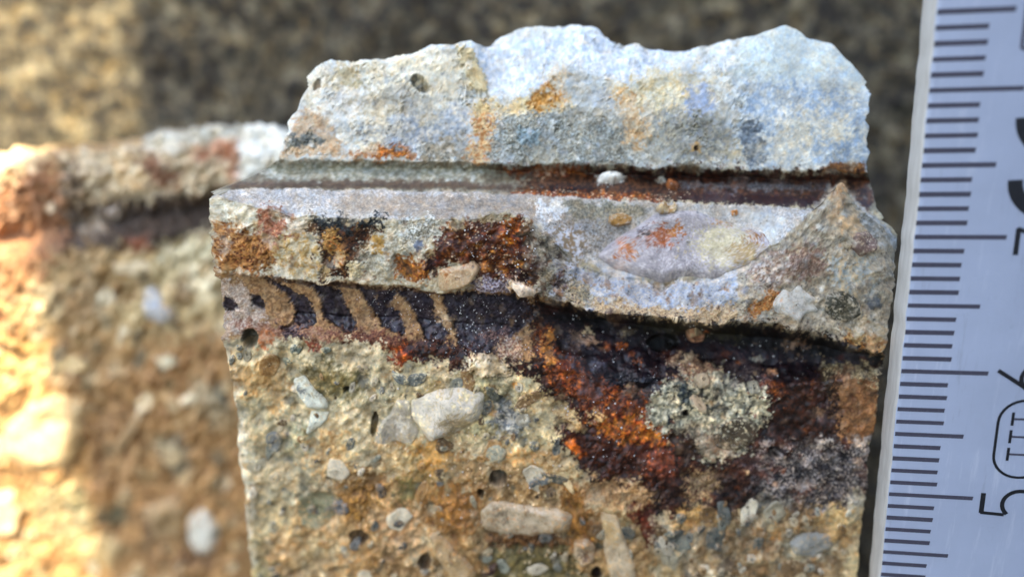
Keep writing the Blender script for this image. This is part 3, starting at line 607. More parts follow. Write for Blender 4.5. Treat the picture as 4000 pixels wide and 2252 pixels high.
lens([(1720, 1140), (1900, 1150), (2050, 1160), (2100, 1220), (2040, 1290), (1980, 1330), (1960, 1400), (1850, 1395), (1790, 1340), (1760, 1250)], .4)
cv.reg([(1060, 1084), (1400, 1112), (1750, 1140), (1740, 1150), (1400, 1128), (1060, 1096)], (92, 70, 56), (128, 100, 82), rag=3, soft=4)
cv.reg([(900, 1250), (1080, 1270), (1300, 1285), (1480, 1290), (1500, 1325), (1300, 1320), (1100, 1310), (960, 1300)], (150, 96, 74), (176, 140, 120), rag=14, soft=10, n='fin', a=.85)
cv.reg([(1260, 1290), (1480, 1300), (1700, 1330), (1660, 1360), (1480, 1350), (1300, 1318)], (112, 60, 44), (150, 100, 72), rag=12, soft=7, n='fin')
cv.reg([(1000, 1300), (1060, 1290), (1070, 1350), (1010, 1360)], (206, 130, 80), (190, 150, 120), rag=8, soft=7)
cv.reg([(1090, 1260), (1150, 1296), (1200, 1300), (1180, 1330), (1110, 1320)], (66, 50, 62), (120, 96, 96), rag=8, soft=6, n='fin')
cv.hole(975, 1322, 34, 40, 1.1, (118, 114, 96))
cv.reg([(1200, 1330), (1240, 1320), (1250, 1370), (1200, 1360)], (166, 92, 66), None, rag=8, soft=7)
cv.reg([(1560, 1350), (1680, 1320), (1820, 1350), (1980, 1400), (2080, 1420), (2120, 1480), (2000, 1450), (1900, 1440), (1760, 1460), (1700, 1430), (1640, 1400), (1560, 1420), (1510, 1390)], (112, 62, 40), (56, 42, 46), rag=12, soft=6, n='mid3', r=.55)
cv.reg([(1510, 1350), (1590, 1345), (1610, 1400), (1560, 1420), (1520, 1400)], (184, 92, 40), (150, 70, 34), rag=10, soft=5)
cv.reg([(1690, 1420), (1740, 1420), (1730, 1470), (1690, 1460)], (156, 72, 32), None, rag=9, soft=5)
cv.reg([(1820, 1410), (1960, 1400), (2000, 1440), (1980, 1480), (1920, 1470), (1830, 1460)], (224, 214, 190), (196, 184, 156), rag=9, soft=5, h=.25)
cv.reg([(1950, 1310), (2030, 1320), (2040, 1390), (1960, 1410), (1940, 1360)], (190, 178, 164), (150, 100, 84), rag=12, soft=7, n='fin')
cv.reg([(1690, 1175), (1730, 1200), (1790, 1290), (1760, 1310), (1700, 1230)], (206, 180, 146), (170, 140, 108), rag=6, soft=4)
cv.reg([(1850, 1300), (1990, 1290), (2000, 1320), (1880, 1330)], (150, 120, 116), (70, 52, 60), rag=10, soft=8, n='fin')

# rusted right half
RUST = [(2060, 1150), (2300, 1212), (2700, 1262), (3020, 1262), (3200, 1312), (3460, 1378), (3450, 1480), (3380, 1960), (3200, 2010), (2900, 2000), (2700, 2010), (2480, 1990), (2300, 1850), (2180, 1720), (2130, 1560), (2080, 1440)]
cv.reg(RUST, (58, 42, 40), (100, 66, 48), rag=16, soft=8, n='mid3', r=.5)
cv.reg([(2100, 1200), (2300, 1240), (2700, 1290), (3040, 1310), (3300, 1380), (3300, 1480), (3000, 1500), (2600, 1480), (2350, 1460), (2200, 1340)], (52, 44, 58), (76, 52, 56), rag=16, soft=14, n='mid3', mix=(-.3, 1), r=.38)
cv.reg([(2100, 1160), (2300, 1215), (2700, 1266), (3020, 1266), (3200, 1316), (3460, 1382), (3460, 1420), (3200, 1400), (2900, 1350), (2600, 1310), (2300, 1275), (2110, 1230)], (46, 34, 28), (30, 25, 24), rag=8, soft=10, n='mid3', r=.6)  # rust under the lip, darkened with the overhang's shade painted into the colour
cv.reg([(2480, 1256), (2900, 1290), (2900, 1330), (2480, 1290)], (96, 88, 50), None, rag=14, soft=12, a=.55)
cv.reg([(2200, 1300), (2280, 1310), (2330, 1400), (2350, 1440), (2230, 1400)], (96, 98, 122), (64, 60, 76), rag=12, soft=12, r=.35)
cv.reg([(2230, 1420), (2360, 1450), (2560, 1460), (2600, 1500), (2450, 1530), (2330, 1490)], (34, 30, 46), None, rag=12, soft=12, r=.35)
cv.reg([(2090, 1280), (2150, 1290), (2170, 1370), (2240, 1420), (2330, 1470), (2480, 1540), (2560, 1620), (2500, 1720), (2380, 1680), (2260, 1600), (2160, 1500), (2110, 1400)], (174, 90, 36), (96, 50, 32), rag=18, soft=12, n='mid3', mix=(-.2, .9), r=.55)
cv.reg([(2140, 1290), (2180, 1300), (2150, 1360), (2170, 1440), (2130, 1430), (2110, 1360)], (196, 146, 86), (190, 120, 44), rag=9, soft=6, n='fin')
cv.reg([(2130, 1480), (2240, 1530), (2330, 1660), (2420, 1730), (2560, 1760), (2620, 1830), (2640, 1900), (2480, 1900), (2300, 1830), (2190, 1720), (2140, 1600)], (120, 60, 30), (64, 40, 32), rag=16, soft=8, n='mid3', r=.5)
cv.reg([(2330, 1640), (2450, 1610), (2580, 1660), (2640, 1720), (2560, 1750), (2420, 1720), (2340, 1690)], (196, 122, 44), (168, 90, 34), rag=14, soft=12, r=.55)
cv.reg([(2500, 1730), (2600, 1740), (2640, 1800), (2620, 1860), (2530, 1830)], (156, 96, 76), (150, 70, 34), rag=14, soft=12, n='fin')
cv.reg([(2200, 1720), (2240, 1710), (2290, 1780), (2270, 1790)], (206, 110, 40), None, rag=6, soft=4)
cv.reg([(2300, 1600), (2350, 1590), (2360, 1640), (2320, 1660)], (206, 176, 130), (150, 100, 60), rag=8, soft=4, h=.15)
cv.reg([(2220, 1640), (2270, 1630), (2290, 1670), (2240, 1690), (2215, 1670)], (206, 184, 140), (176, 140, 90), rag=7, soft=4, h=.2)
cv.reg([(2210, 1560), (2240, 1600), (2250, 1660), (2200, 1640), (2130, 1600), (2050, 1640), (2000, 1560), (2080, 1520)], (206, 190, 152), (176, 156, 120), rag=12, soft=6)
cv.reg([(2450, 1940), (2530, 1920), (2560, 2010), (2550, 2120), (2520, 2150), (2500, 2060), (2450, 2000)], (138, 62, 26), (110, 52, 28), rag=10, soft=5, r=.6)
cv.reg([(2200, 1870), (2500, 1880), (2560, 1960), (2460, 1990), (2320, 1960)], (170, 132, 92), (190, 168, 136), rag=16, soft=10, n='fin')
cv.reg([(2670, 1840), (2780, 1830), (2820, 1900), (2760, 1960), (2680, 1950)], (176, 156, 122), (130, 90, 70), rag=14, soft=10, n='fin')
# grey green mortar patch in the rust
cv.reg([(2560, 1520), (2660, 1470), (2720, 1400), (2800, 1420), (2840, 1480), (2980, 1480), (3010, 1560), (2990, 1660), (2900, 1700), (2930, 1770), (2800, 1800), (2740, 1800), (2700, 1720), (2610, 1690), (2510, 1640)], (200, 200, 184), (140, 142, 128), rag=14, soft=7, n='mid', h=.12)
cv.specks([(2560, 1500), (2980, 1490), (2980, 1660), (2740, 1780), (2600, 1680)], 34, (60, 60, 54), (3, 9), h=-.12, a=.75, seed=31)
cv.reg([(2600, 1390), (2720, 1390), (2800, 1450), (2740, 1490), (2640, 1460)], (206, 186, 160), (150, 96, 80), rag=14, soft=7, n='fin', h=.1)
cv.reg([(2640, 1490), (2690, 1490), (2700, 1580), (2660, 1600)], (58, 70, 76), (110, 118, 112), rag=10, soft=8)
cv.reg([(2600, 1630), (2630, 1630), (2630, 1660), (2605, 1660)], (70, 86, 100), None, rag=6, soft=6)
cv.reg([(2780, 1400), (2980, 1420), (3060, 1500), (2990, 1520), (2860, 1480)], (72, 58, 66), (110, 96, 96), rag=16, soft=12, n='fin')
cv.reg([(2610, 1680), (2700, 1690), (2740, 1780), (2640, 1780)], (110, 82, 60), (84, 60, 48), rag=12, soft=9)
cv.reg([(2850, 1770), (3000, 1760), (3060, 1850), (2980, 1920), (2860, 1900)], (74, 46, 44), (120, 84, 70), rag=16, soft=12, n='fin')
cv.reg([(3000, 1500), (3200, 1470), (3290, 1560), (3270, 1680), (3100, 1740), (3010, 1650)], (108, 64, 42), (62, 44, 38), rag=18, soft=10, n='mid3')
cv.reg([(3190, 1440), (3300, 1420), (3300, 1520), (3210, 1540)], (88, 72, 56), None, rag=14, soft=12)
cv.reg([(3270, 1470), (3440, 1450), (3430, 1700), (3300, 1720), (3260, 1620)], (176, 136, 98), (150, 104, 72), rag=16, soft=10, n='fin')
cv.reg([(3200, 1420), (3440, 1440), (3440, 1490), (3260, 1480)], (196, 188, 160), (130, 116, 88), rag=14, soft=9, n='fin')
cv.reg([(2960, 1800), (3120, 1740), (3400, 1710), (3400, 1960), (3200, 2010), (3020, 1960), (2930, 1900)], (76, 68, 74), (150, 146, 150), rag=14, soft=12, n='fin', mix=(-.2, 1.0), r=.6)
st = np.sin((cv.Y+.1*cv.X)*.17+3*cv.mid)*.5+cv.fin*.5
mk = sstep(2950, 3060, cv.X)*sstep(1700, 1760, cv.Y)*sstep(2010, 1960, cv.Y)
t = (mk*sstep(.35, .7, st))[..., None]; cv.col[:] = cv.col*(1-t)+lin((176, 172, 172))*t; cv.hg += .06*mk*st
cv.reg([(3050, 2060), (3280, 2060), (3290, 2160), (3080, 2190)], (168, 168, 158), (150, 140, 118), rag=12, soft=9)
cv.reg([(3150, 1980), (3380, 1960), (3370, 2060), (3160, 2060)], (206, 186, 146), (176, 150, 108), rag=16, soft=12)
cv.reg([(2560, 2030), (2680, 1990), (2740, 2080), (2700, 2200), (2560, 2180)], (160, 158, 146), (186, 176, 156), rag=12, soft=9)
cv.reg([(2640, 1980), (2760, 1980), (2760, 2040), (2680, 2050)], (186, 150, 92), None, rag=12, soft=9)
cv.reg([(3320, 2150), (3380, 2150), (3360, 2400), (3250, 2400)], (210, 196, 160), None, rag=10, soft=14)
scatter(cv, [(2300, 1320), (3300, 1420), (3350, 1900), (2700, 1960)], 110, [(196, 170, 136), (120, 62, 40), (50, 42, 50), (130, 110, 100), (176, 100, 50)], (5, 18), 15, h=.04)
for (x, y, s_, cc) in [(2300, 1330, 34, (196, 160, 136)), (2430, 1350, 26, (190, 104, 36)), (2300, 1290, 22, (206, 186, 150)), (2450, 1295, 34, (206, 186, 146)), (2560, 1460, 20, (96, 56, 50)), (2490, 1420, 16, (160, 90, 50)), (2680, 1400, 30, (206, 190, 170)), (3010, 1450, 24, (196, 150, 120)), (2960, 1400, 22, (150, 150, 146))]:
    cv.ell(x, y, s_, s_*.55, rng.uniform(-20, 20), cc, None, rag=7, soft=4, h=.12)
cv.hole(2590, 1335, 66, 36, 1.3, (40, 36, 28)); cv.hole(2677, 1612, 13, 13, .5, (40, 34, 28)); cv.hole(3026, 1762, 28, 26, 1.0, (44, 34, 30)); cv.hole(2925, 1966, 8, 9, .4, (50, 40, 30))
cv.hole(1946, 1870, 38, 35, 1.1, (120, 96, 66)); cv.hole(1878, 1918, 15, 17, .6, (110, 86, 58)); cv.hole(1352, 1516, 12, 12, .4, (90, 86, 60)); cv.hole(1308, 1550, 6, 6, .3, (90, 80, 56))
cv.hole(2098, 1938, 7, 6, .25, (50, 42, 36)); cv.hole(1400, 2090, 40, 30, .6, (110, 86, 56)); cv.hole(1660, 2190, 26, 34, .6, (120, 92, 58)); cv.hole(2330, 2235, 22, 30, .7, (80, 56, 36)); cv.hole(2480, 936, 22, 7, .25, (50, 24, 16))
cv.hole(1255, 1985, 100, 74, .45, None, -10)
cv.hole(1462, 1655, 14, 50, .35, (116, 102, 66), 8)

# relief of the broken surface
flat = (1-.75*sstep(2880, 3050, cv.X)*(cv.Y < 660))*(1-.7*((cv.Y > 640) & (cv.Y < 740)))
dk = sstep(.12, .03, cv.col.mean(-1)); cv.rg = np.where(cv.Y > 1340, np.minimum(cv.rg, .62), cv.rg)
def patches(k, poly, n, pal, size, seed, a=(.3, .75), ang=(0, 180), asp=(.35, .9), soft=(4, 14)):
    r = np.random.default_rng(seed); p = np.asarray(poly, float); q = 0
    while q < n:
        x, y = r.uniform(p[:, 0].min(), p[:, 0].max()), r.uniform(p[:, 1].min(), p[:, 1].max())
        if not inpoly(np.array([x]), np.array([y]), p)[0]: continue
        q += 1; s_ = size[0]*(size[1]/size[0])**(r.random()**1.4); c = tuple(np.clip(np.array(pal[r.integers(len(pal))])*r.uniform(.88, 1.1), 0, 250))
        k.ell(x, y, s_, s_*r.uniform(*asp), r.uniform(*ang), c, None, rag=s_*.3, soft=r.uniform(*soft)*min(1, s_/25), a=r.uniform(*a), h=r.normal(0, .02), k=int(r.integers(6, 11)))
patches(cv, RUST, 190, [(50, 40, 48), (70, 50, 52), (104, 56, 38), (118, 58, 34), (160, 86, 40), (170, 140, 116), (116, 108, 118), (50, 40, 38), (84, 50, 42)], (10, 60), 601, ang=(-5, 40), soft=(6, 20))
patches(cv, [(2950, 1710), (3420, 1690), (3400, 1990), (3000, 2000)], 150, [(40, 36, 42), (56, 48, 52), (190, 188, 192), (170, 166, 170), (180, 176, 180), (96, 72, 62), (150, 146, 150)], (8, 40), 602, ang=(-8, 22), asp=(.2, .5), soft=(3, 7), a=(.5, .9))
patches(cv, LOWER, 170, [(212, 206, 186), (196, 188, 160), (150, 152, 136), (184, 150, 98), (160, 122, 76), (200, 176, 132), (132, 138, 128), (150, 112, 66), (206, 202, 190)], (12, 80), 603, a=(.25, .6), soft=(6, 24))
for (x, y, rx, ry, an, A, B) in [
    (1255, 1484, 84, 60, 30, (124, 112, 66), (150, 138, 94)), (1415, 1400, 120, 56, 5, (216, 210, 188), (190, 186, 164)), (1000, 1470, 70, 60, 20, (192, 160, 112), (176, 148, 108)),
    (990, 1575, 84, 46, -10, (172, 172, 150), (190, 184, 160)), (1158, 1720, 44, 72, 10, (150, 158, 138), (176, 176, 152)), (1285, 1760, 86, 84, 0, (198, 160, 108), (212, 190, 146)),
    (1410, 1760, 42, 88, -6, (204, 198, 176), (176, 172, 150)), (1060, 1850, 90, 60, 0, (204, 196, 174), (176, 166, 138)), (1405, 1965, 46, 60, 20, (164, 118, 56), (180, 138, 76)),
    (1545, 2050, 100, 84, 40, (194, 158, 122), (206, 180, 146)), (1695, 1775, 56, 74, 30, (198, 154, 86), (180, 136, 76)), (1916, 1766, 66, 38, 10, (204, 196, 172), (180, 172, 146)),
    (1985, 1650, 62, 62, 0, (112, 122, 136), (180, 184, 186)), (1900, 1425, 96, 38, 8, (228, 220, 202), (204, 192, 164)), (1790, 1990, 84, 110, 10, (178, 130, 70), (156, 110, 60)),
    (1590, 1915, 40, 46, 0, (156, 150, 98), (140, 132, 86)), (2040, 2104, 150, 28, 3, (118, 80, 46), (140, 100, 60)), (2236, 2000, 36, 150, -12, (172, 128, 66), (150, 108, 58)),  # the long brown ellipse is shading painted in below the flat stone
    (1120, 2120, 90, 60, 0, (206, 184, 148), (182, 150, 106)), (1250, 2170, 120, 60, -30, (180, 160, 126), (200, 186, 156)), (1480, 1500, 60, 40, 30, (204, 198, 176), (150, 154, 146)),
    (1700, 1440, 60, 34, 0, (208, 200, 174), (180, 174, 150)), (1560, 1800, 70, 50, 0, (196, 182, 150), (172, 150, 110)), (1340, 1620, 80, 50, -20, (210, 204, 184), (190, 178, 146)),
    (2060, 1790, 80, 40, 20, (200, 176, 134), (180, 140, 88)), (2130, 1640, 60, 70, 0, (206, 196, 166), (170, 160, 130)), (1000, 2260, 60, 90, 0, (138, 138, 108), (168, 162, 134))]:
    cv.ell(x, y, rx, ry, an, A, B, rag=min(rx, ry)*.34, soft=min(rx, ry)*.28, a=.82, n='mid3', k=11)
patches(cv, [(2560, 1960), (3350, 1950), (3340, 2400), (2540, 2400)], 130, [(206, 190, 156), (160, 160, 150), (150, 116, 76), (190, 156, 104), (120, 104, 86), (200, 196, 180)], (12, 60), 604)
patches(cv, [(840, 790), (1700, 880), (1700, 1110), (850, 1050)], 110, [(216, 210, 192), (196, 176, 132), (150, 96, 50), (190, 150, 96), (206, 206, 198), (96, 80, 66), (170, 120, 70)], (8, 34), 605)
patches(cv, [(1740, 870), (2090, 860), (2100, 1110), (1780, 1060)], 90, [(176, 100, 36), (128, 66, 34), (84, 44, 34), (56, 38, 36), (196, 130, 50), (150, 80, 40)], (7, 30), 606)
patches(cv, [(1240, 260), (3080, 130), (3370, 360), (3360, 640), (1120, 600)], 110, [(220, 222, 214), (190, 200, 208), (206, 204, 186), (172, 184, 194), (214, 208, 184), (184, 188, 184)], (22, 110), 607, a=(.2, .6), soft=(10, 26))
patches(cv, FIN, 90, [(206, 196, 176), (150, 132, 118), (186, 190, 190), (200, 168, 132), (140, 138, 130), (214, 210, 200)], (8, 44), 608)
patches(cv, [(2180, 1030), (2900, 1110), (2980, 1200), (2300, 1200)], 70, [(176, 186, 204), (150, 158, 176), (206, 196, 176), (196, 200, 206), (170, 140, 110)], (7, 36), 609)
patches(cv, IMP, 90, [(196, 164, 118), (150, 106, 70), (110, 70, 52), (60, 48, 52), (190, 170, 146)], (6, 22), 610, ang=(40, 80), a=(.12, .4))
patches(cv, [(860, 750), (2000, 750), (2200, 860), (1980, 825), (1150, 832)], 90, [(216, 216, 216), (160, 158, 158), (196, 186, 170), (140, 136, 132)], (6, 34), 611, ang=(-6, 8), asp=(.15, .4), a=(.25, .7))
patches(cv, [(1900, 650), (3400, 680), (3400, 800), (2100, 750)], 110, [(64, 44, 40), (120, 70, 46), (40, 34, 36), (150, 96, 60), (150, 146, 148), (92, 60, 52)], (6, 40), 612, ang=(0, 4), asp=(.12, .35), a=(.3, .8))
patches(cv, [(2020, 840), (2110, 880), (2200, 1010), (2230, 1160), (2080, 1150), (2040, 960)], 90, [(120, 68, 40), (84, 52, 42), (160, 150, 130), (124, 116, 100), (176, 120, 70), (66, 46, 42), (190, 184, 170)], (7, 34), 620, a=(.35, .8))
rc = np.random.default_rng(640)
for line, n_c, hh in ((KEYS[8], 34, -.30), (KEYS[6], 26, -.22), (KEYS[13], 26, -.25)):
    a_ = np.array(line)
    for q in range(n_c):
        x = rc.uniform(a_[0, 0]+20, a_[-1, 0]-20); y = np.interp(x, a_[:, 0], a_[:, 1])+rc.uniform(-8, 10); s_ = rc.uniform(10, 34)
        cv.ell(x, y, s_, s_*rc.uniform(.4, .8), rc.uniform(-30, 30), tuple(np.array([(206, 202, 186), (176, 164, 140), (186, 186, 182)][rc.integers(3)])*rc.uniform(.85, 1.05)), None, rag=5, soft=4, a=rc.uniform(.2, .7) if line is not KEYS[6] else rc.uniform(.1, .35), h=hh*rc.uniform(.3, 1))
slab_ = (cv.Y < 645) & (cv.X > 1000)
cv.gr[:] = .5; cv.gr[cv.Y > 1330] = .34; cv.gr[(cv.Y > 1060) & (cv.Y < 1330) & (cv.X < 1750)] = .3; cv.gr[slab_] = .3; cv.gr[(cv.Y > 640) & (cv.Y < 860) & (cv.X < 2050)] = .5; cv.gr[(cv.Y > 1250)*(cv.X > 2100)] = .8
fh1, fi1, fe1 = cv.facets(120, 501); fh2, fi2, fe2 = cv.facets(46, 502); fh3, fi3, fe3 = cv.facets(19, 503)
imp_ = inpoly(cv.X, cv.Y, np.array(IMP)) & (cv.X < 1780)
rough_zone = (.35+.65*sstep(-.6, .8, cv.mid2+.3*cv.big))*np.where(imp_, .25, 1)
smooth_ = (1-.8*((cv.Y > 600+.03*(cv.X-1000)) & (cv.Y < 800)))*np.where(slab_, .55, 1)
cv.hg += (.085*cv.big+.010*cv.mid*np.where(slab_, .4, 1)+.002*cv.fin+.055*fh1*rough_zone*np.where(slab_, 4.2, 1)+.015*fh2*rough_zone*np.where(slab_, .35, 1)*(1+1.2*dk)+.006*fh3*np.where(slab_, .1, 1)*rough_zone*(1+.6*dk)-.025*sstep(.06, .0, fe2)*rough_zone*np.where(slab_, 0, 1)-.03*sstep(.05, 0, fe1)*sstep(.2, .9, cv.mid2))*flat*smooth_
def breccia(k, fi, fe, z, amt):
    """each broken grain has its own tone"""
    tints = np.array([(1.16, 1.15, 1.13), (.80, .84, .84), (1.08, .96, .76), (.90, .96, .88), (1, 1, 1), (1.05, 1.02, .95), (.84, .76, .66), (1.2, 1.18, 1.1)])
    t = tints[np.clip((fi*8).astype(int), 0, 7)]
    w_ = (amt*z)[..., None]; k.col *= 1+w_*(t-1)
def weather(k):
    """stains, sand grains and mingled oxides in the pigment itself"""
    c = k.col; lum = c.mean(-1); sat = (c[..., 0]-c[..., 2])/(c[..., 0]+.02)
    rust = sstep(.72, .9, sat)*sstep(.35, .16, lum)
    k.col = c*np.exp(rust*(.15*k.fin+.3*k.mid3+.25*k.mid)+(1-rust)*(.05*k.mid+.03*k.fin+.06*k.big))[..., None]
    k.col *= 1+(.04*(1-rust)*k.mid2)[..., None]*np.array([1.0, .1, -1.1])
    k.col *= 1+(rust*.3*k.mid2)[..., None]*np.array([.3, .7, .2])
    k.col *= (1-.10*sstep(1.2, 1.9, k.grn)+.05*sstep(1.2, 2.0, -k.grn))[..., None]*(1+.05*k.mid3*(1-rust))[..., None]
    np.clip(k.col, .004, 1.0, out=k.col)
weather(cv)
lowz = sstep(1290, 1380, cv.Y); pz = sstep(.12, .3, cv.col.mean(-1))
cv.col *= (1+(lowz*pz)[..., None]*np.array([.16, .08, -.03]))*np.exp(lowz*(.09*cv.big+.05*cv.mid2))[..., None]; slabz = 1-.75*(cv.Y < 650)
breccia(cv, fi2, fe2, pz*(.3+.3*lowz)*slabz, .45); breccia(cv, fi3, fe3, (.3+.7*rough_zone)*slabz, .22); breccia(cv, fi1, fe1, pz*(.25+.5*lowz)*slabz, .5)

ROWS = [122, 96, 68, 44, 44, 34, 76, 76, 46, 36, 26, 26, 22, 56, 56, 56]
NCOL = 740
P, UV, seg = build_grid(KEYS, ROWS, NCOL, (1.8, 2.2), [0, 3, 3, 3, 3, 2, 5, 4, 5, 3, 3, 2, 2, 4, 4, 3, 2])
D = cv.sample(cv.hg, UV[..., 0], UV[..., 1])
edge = np.minimum(np.arange(NCOL), np.arange(NCOL)[::-1]); D = D*np.clip(.35+edge/25, 0, 1)[None, :]
D = np.where(np.isin(seg, [8, 9, 10])[:, None], D*.22, D); D = np.where(np.isin(seg, [4, 5])[:, None], D*.5, D)      # flat top of the ledge
P = P+normals(P)*D[..., None]
nj = spec(P.shape[0], NCOL, 2.2, 8, 160, 77)*.10
P[:, :, 0] += nj*np.clip(1-edge/14, 0, 1)                        # worn, uneven side edges
SURF = Surf(P, UV, MX0, MY0, MX1, MY1); SURF.cv = cv
col = pig(cv.sample(cv.col, UV[..., 0], UV[..., 1])); rg = cv.sample(cv.rg, UV[..., 0], UV[..., 1])
nrow0 = P.shape[0]
gr = cv.sample(cv.gr, UV[..., 0], UV[..., 1]); gr = np.concatenate([gr[:1], gr, gr[-1:], gr[-1:]]); gr = np.concatenate([gr[:, :1], gr, gr[:, -1:]], 1)
P, col, rg = close_grid(P, UV, col, rg, 13.6, GZ)
Nn = normals(P); H, W_ = P.shape[:2]
frag = empty('concrete_fragment', (0, .006, GZ*MM))
tag(frag, 'sharp near broken concrete piece with dark ribbed bar imprint, quartz chip and pale upper slab', 'concrete')
cum = np.concatenate([[0], np.cumsum(ROWS)])+1
parts = [('lower_face', 0, cum[3]), ('ribbed_bar_imprint', cum[3], cum[6]), ('ledge', cum[6], cum[10]), ('smooth_bar_groove', cum[10], cum[13]), ('upper_slab', cum[13], H-1)]
for nm, a, b in parts:
    i = np.arange((b-a+1)*W_).reshape(b-a+1, W_)
    F = np.stack([i[:-1, :-1], i[:-1, 1:], i[1:, 1:], i[1:, :-1]], -1).reshape(-1, 4)
    mesh_from(nm, P[a:b+1].reshape(-1, 3)*MM, F, M_MORTAR, frag, col[a:b+1].reshape(-1, 3), rg[a:b+1].ravel(), Nn[a:b+1].reshape(-1, 3), gr[a:b+1].ravel())

def ring(x, y, rx, ry, ang=0, n=9, j=.14, seed=0):
    r = np.random.default_rng(seed+55); t = np.linspace(0, 2*np.pi, n, endpoint=False)+r.uniform(-.15, .15, n); k = 1+r.uniform(-j, j, n)
    ca, sa = math.cos(math.radians(ang)), math.sin(math.radians(ang)); px, py = rx*k*np.cos(t), ry*k*np.sin(t)
    return np.stack([x+px*ca-py*sa, y+px*sa+py*ca], 1)
quartz = pebble(SURF, frag, [(2325, 1000), (2370, 950), (2470, 890), (2560, 830), (2640, 822), (2720, 818), (2800, 850), (2900, 880), (2990, 910), (3020, 960), (2960, 1010), (2880, 1050), (2780, 1085), (2640, 1098), (2500, 1082), (2400, 1050)], (172, 168, 174), M_CHIP, .3, flat=.72, seed=3, rough=.35, stain=.3,
   spots=[(2830, 960, 130, 90, (196, 188, 150)), (2910, 985, 70, 50, (180, 150, 80)), (2575, 925, 80, 40, (186, 96, 12)), (2520, 915, 30, 22, (50, 26, 18)), (2635, 905, 30, 30, (200, 124, 24)), (2438, 975, 40, 36, (200, 116, 20)), (2480, 1010, 16, 12, (200, 140, 60)), (2660, 1000, 20, 14, (206, 190, 150)), (2850, 850, 60, 22, (196, 146, 60)), (2960, 930, 34, 22, (176, 120, 50)), (2420, 1040, 40, 20, (196, 176, 170))], label='large lavender grey quartz chip with orange rust spots')
Q, S_, L_ = M_QUARTZ, M_STONE, M_LIME
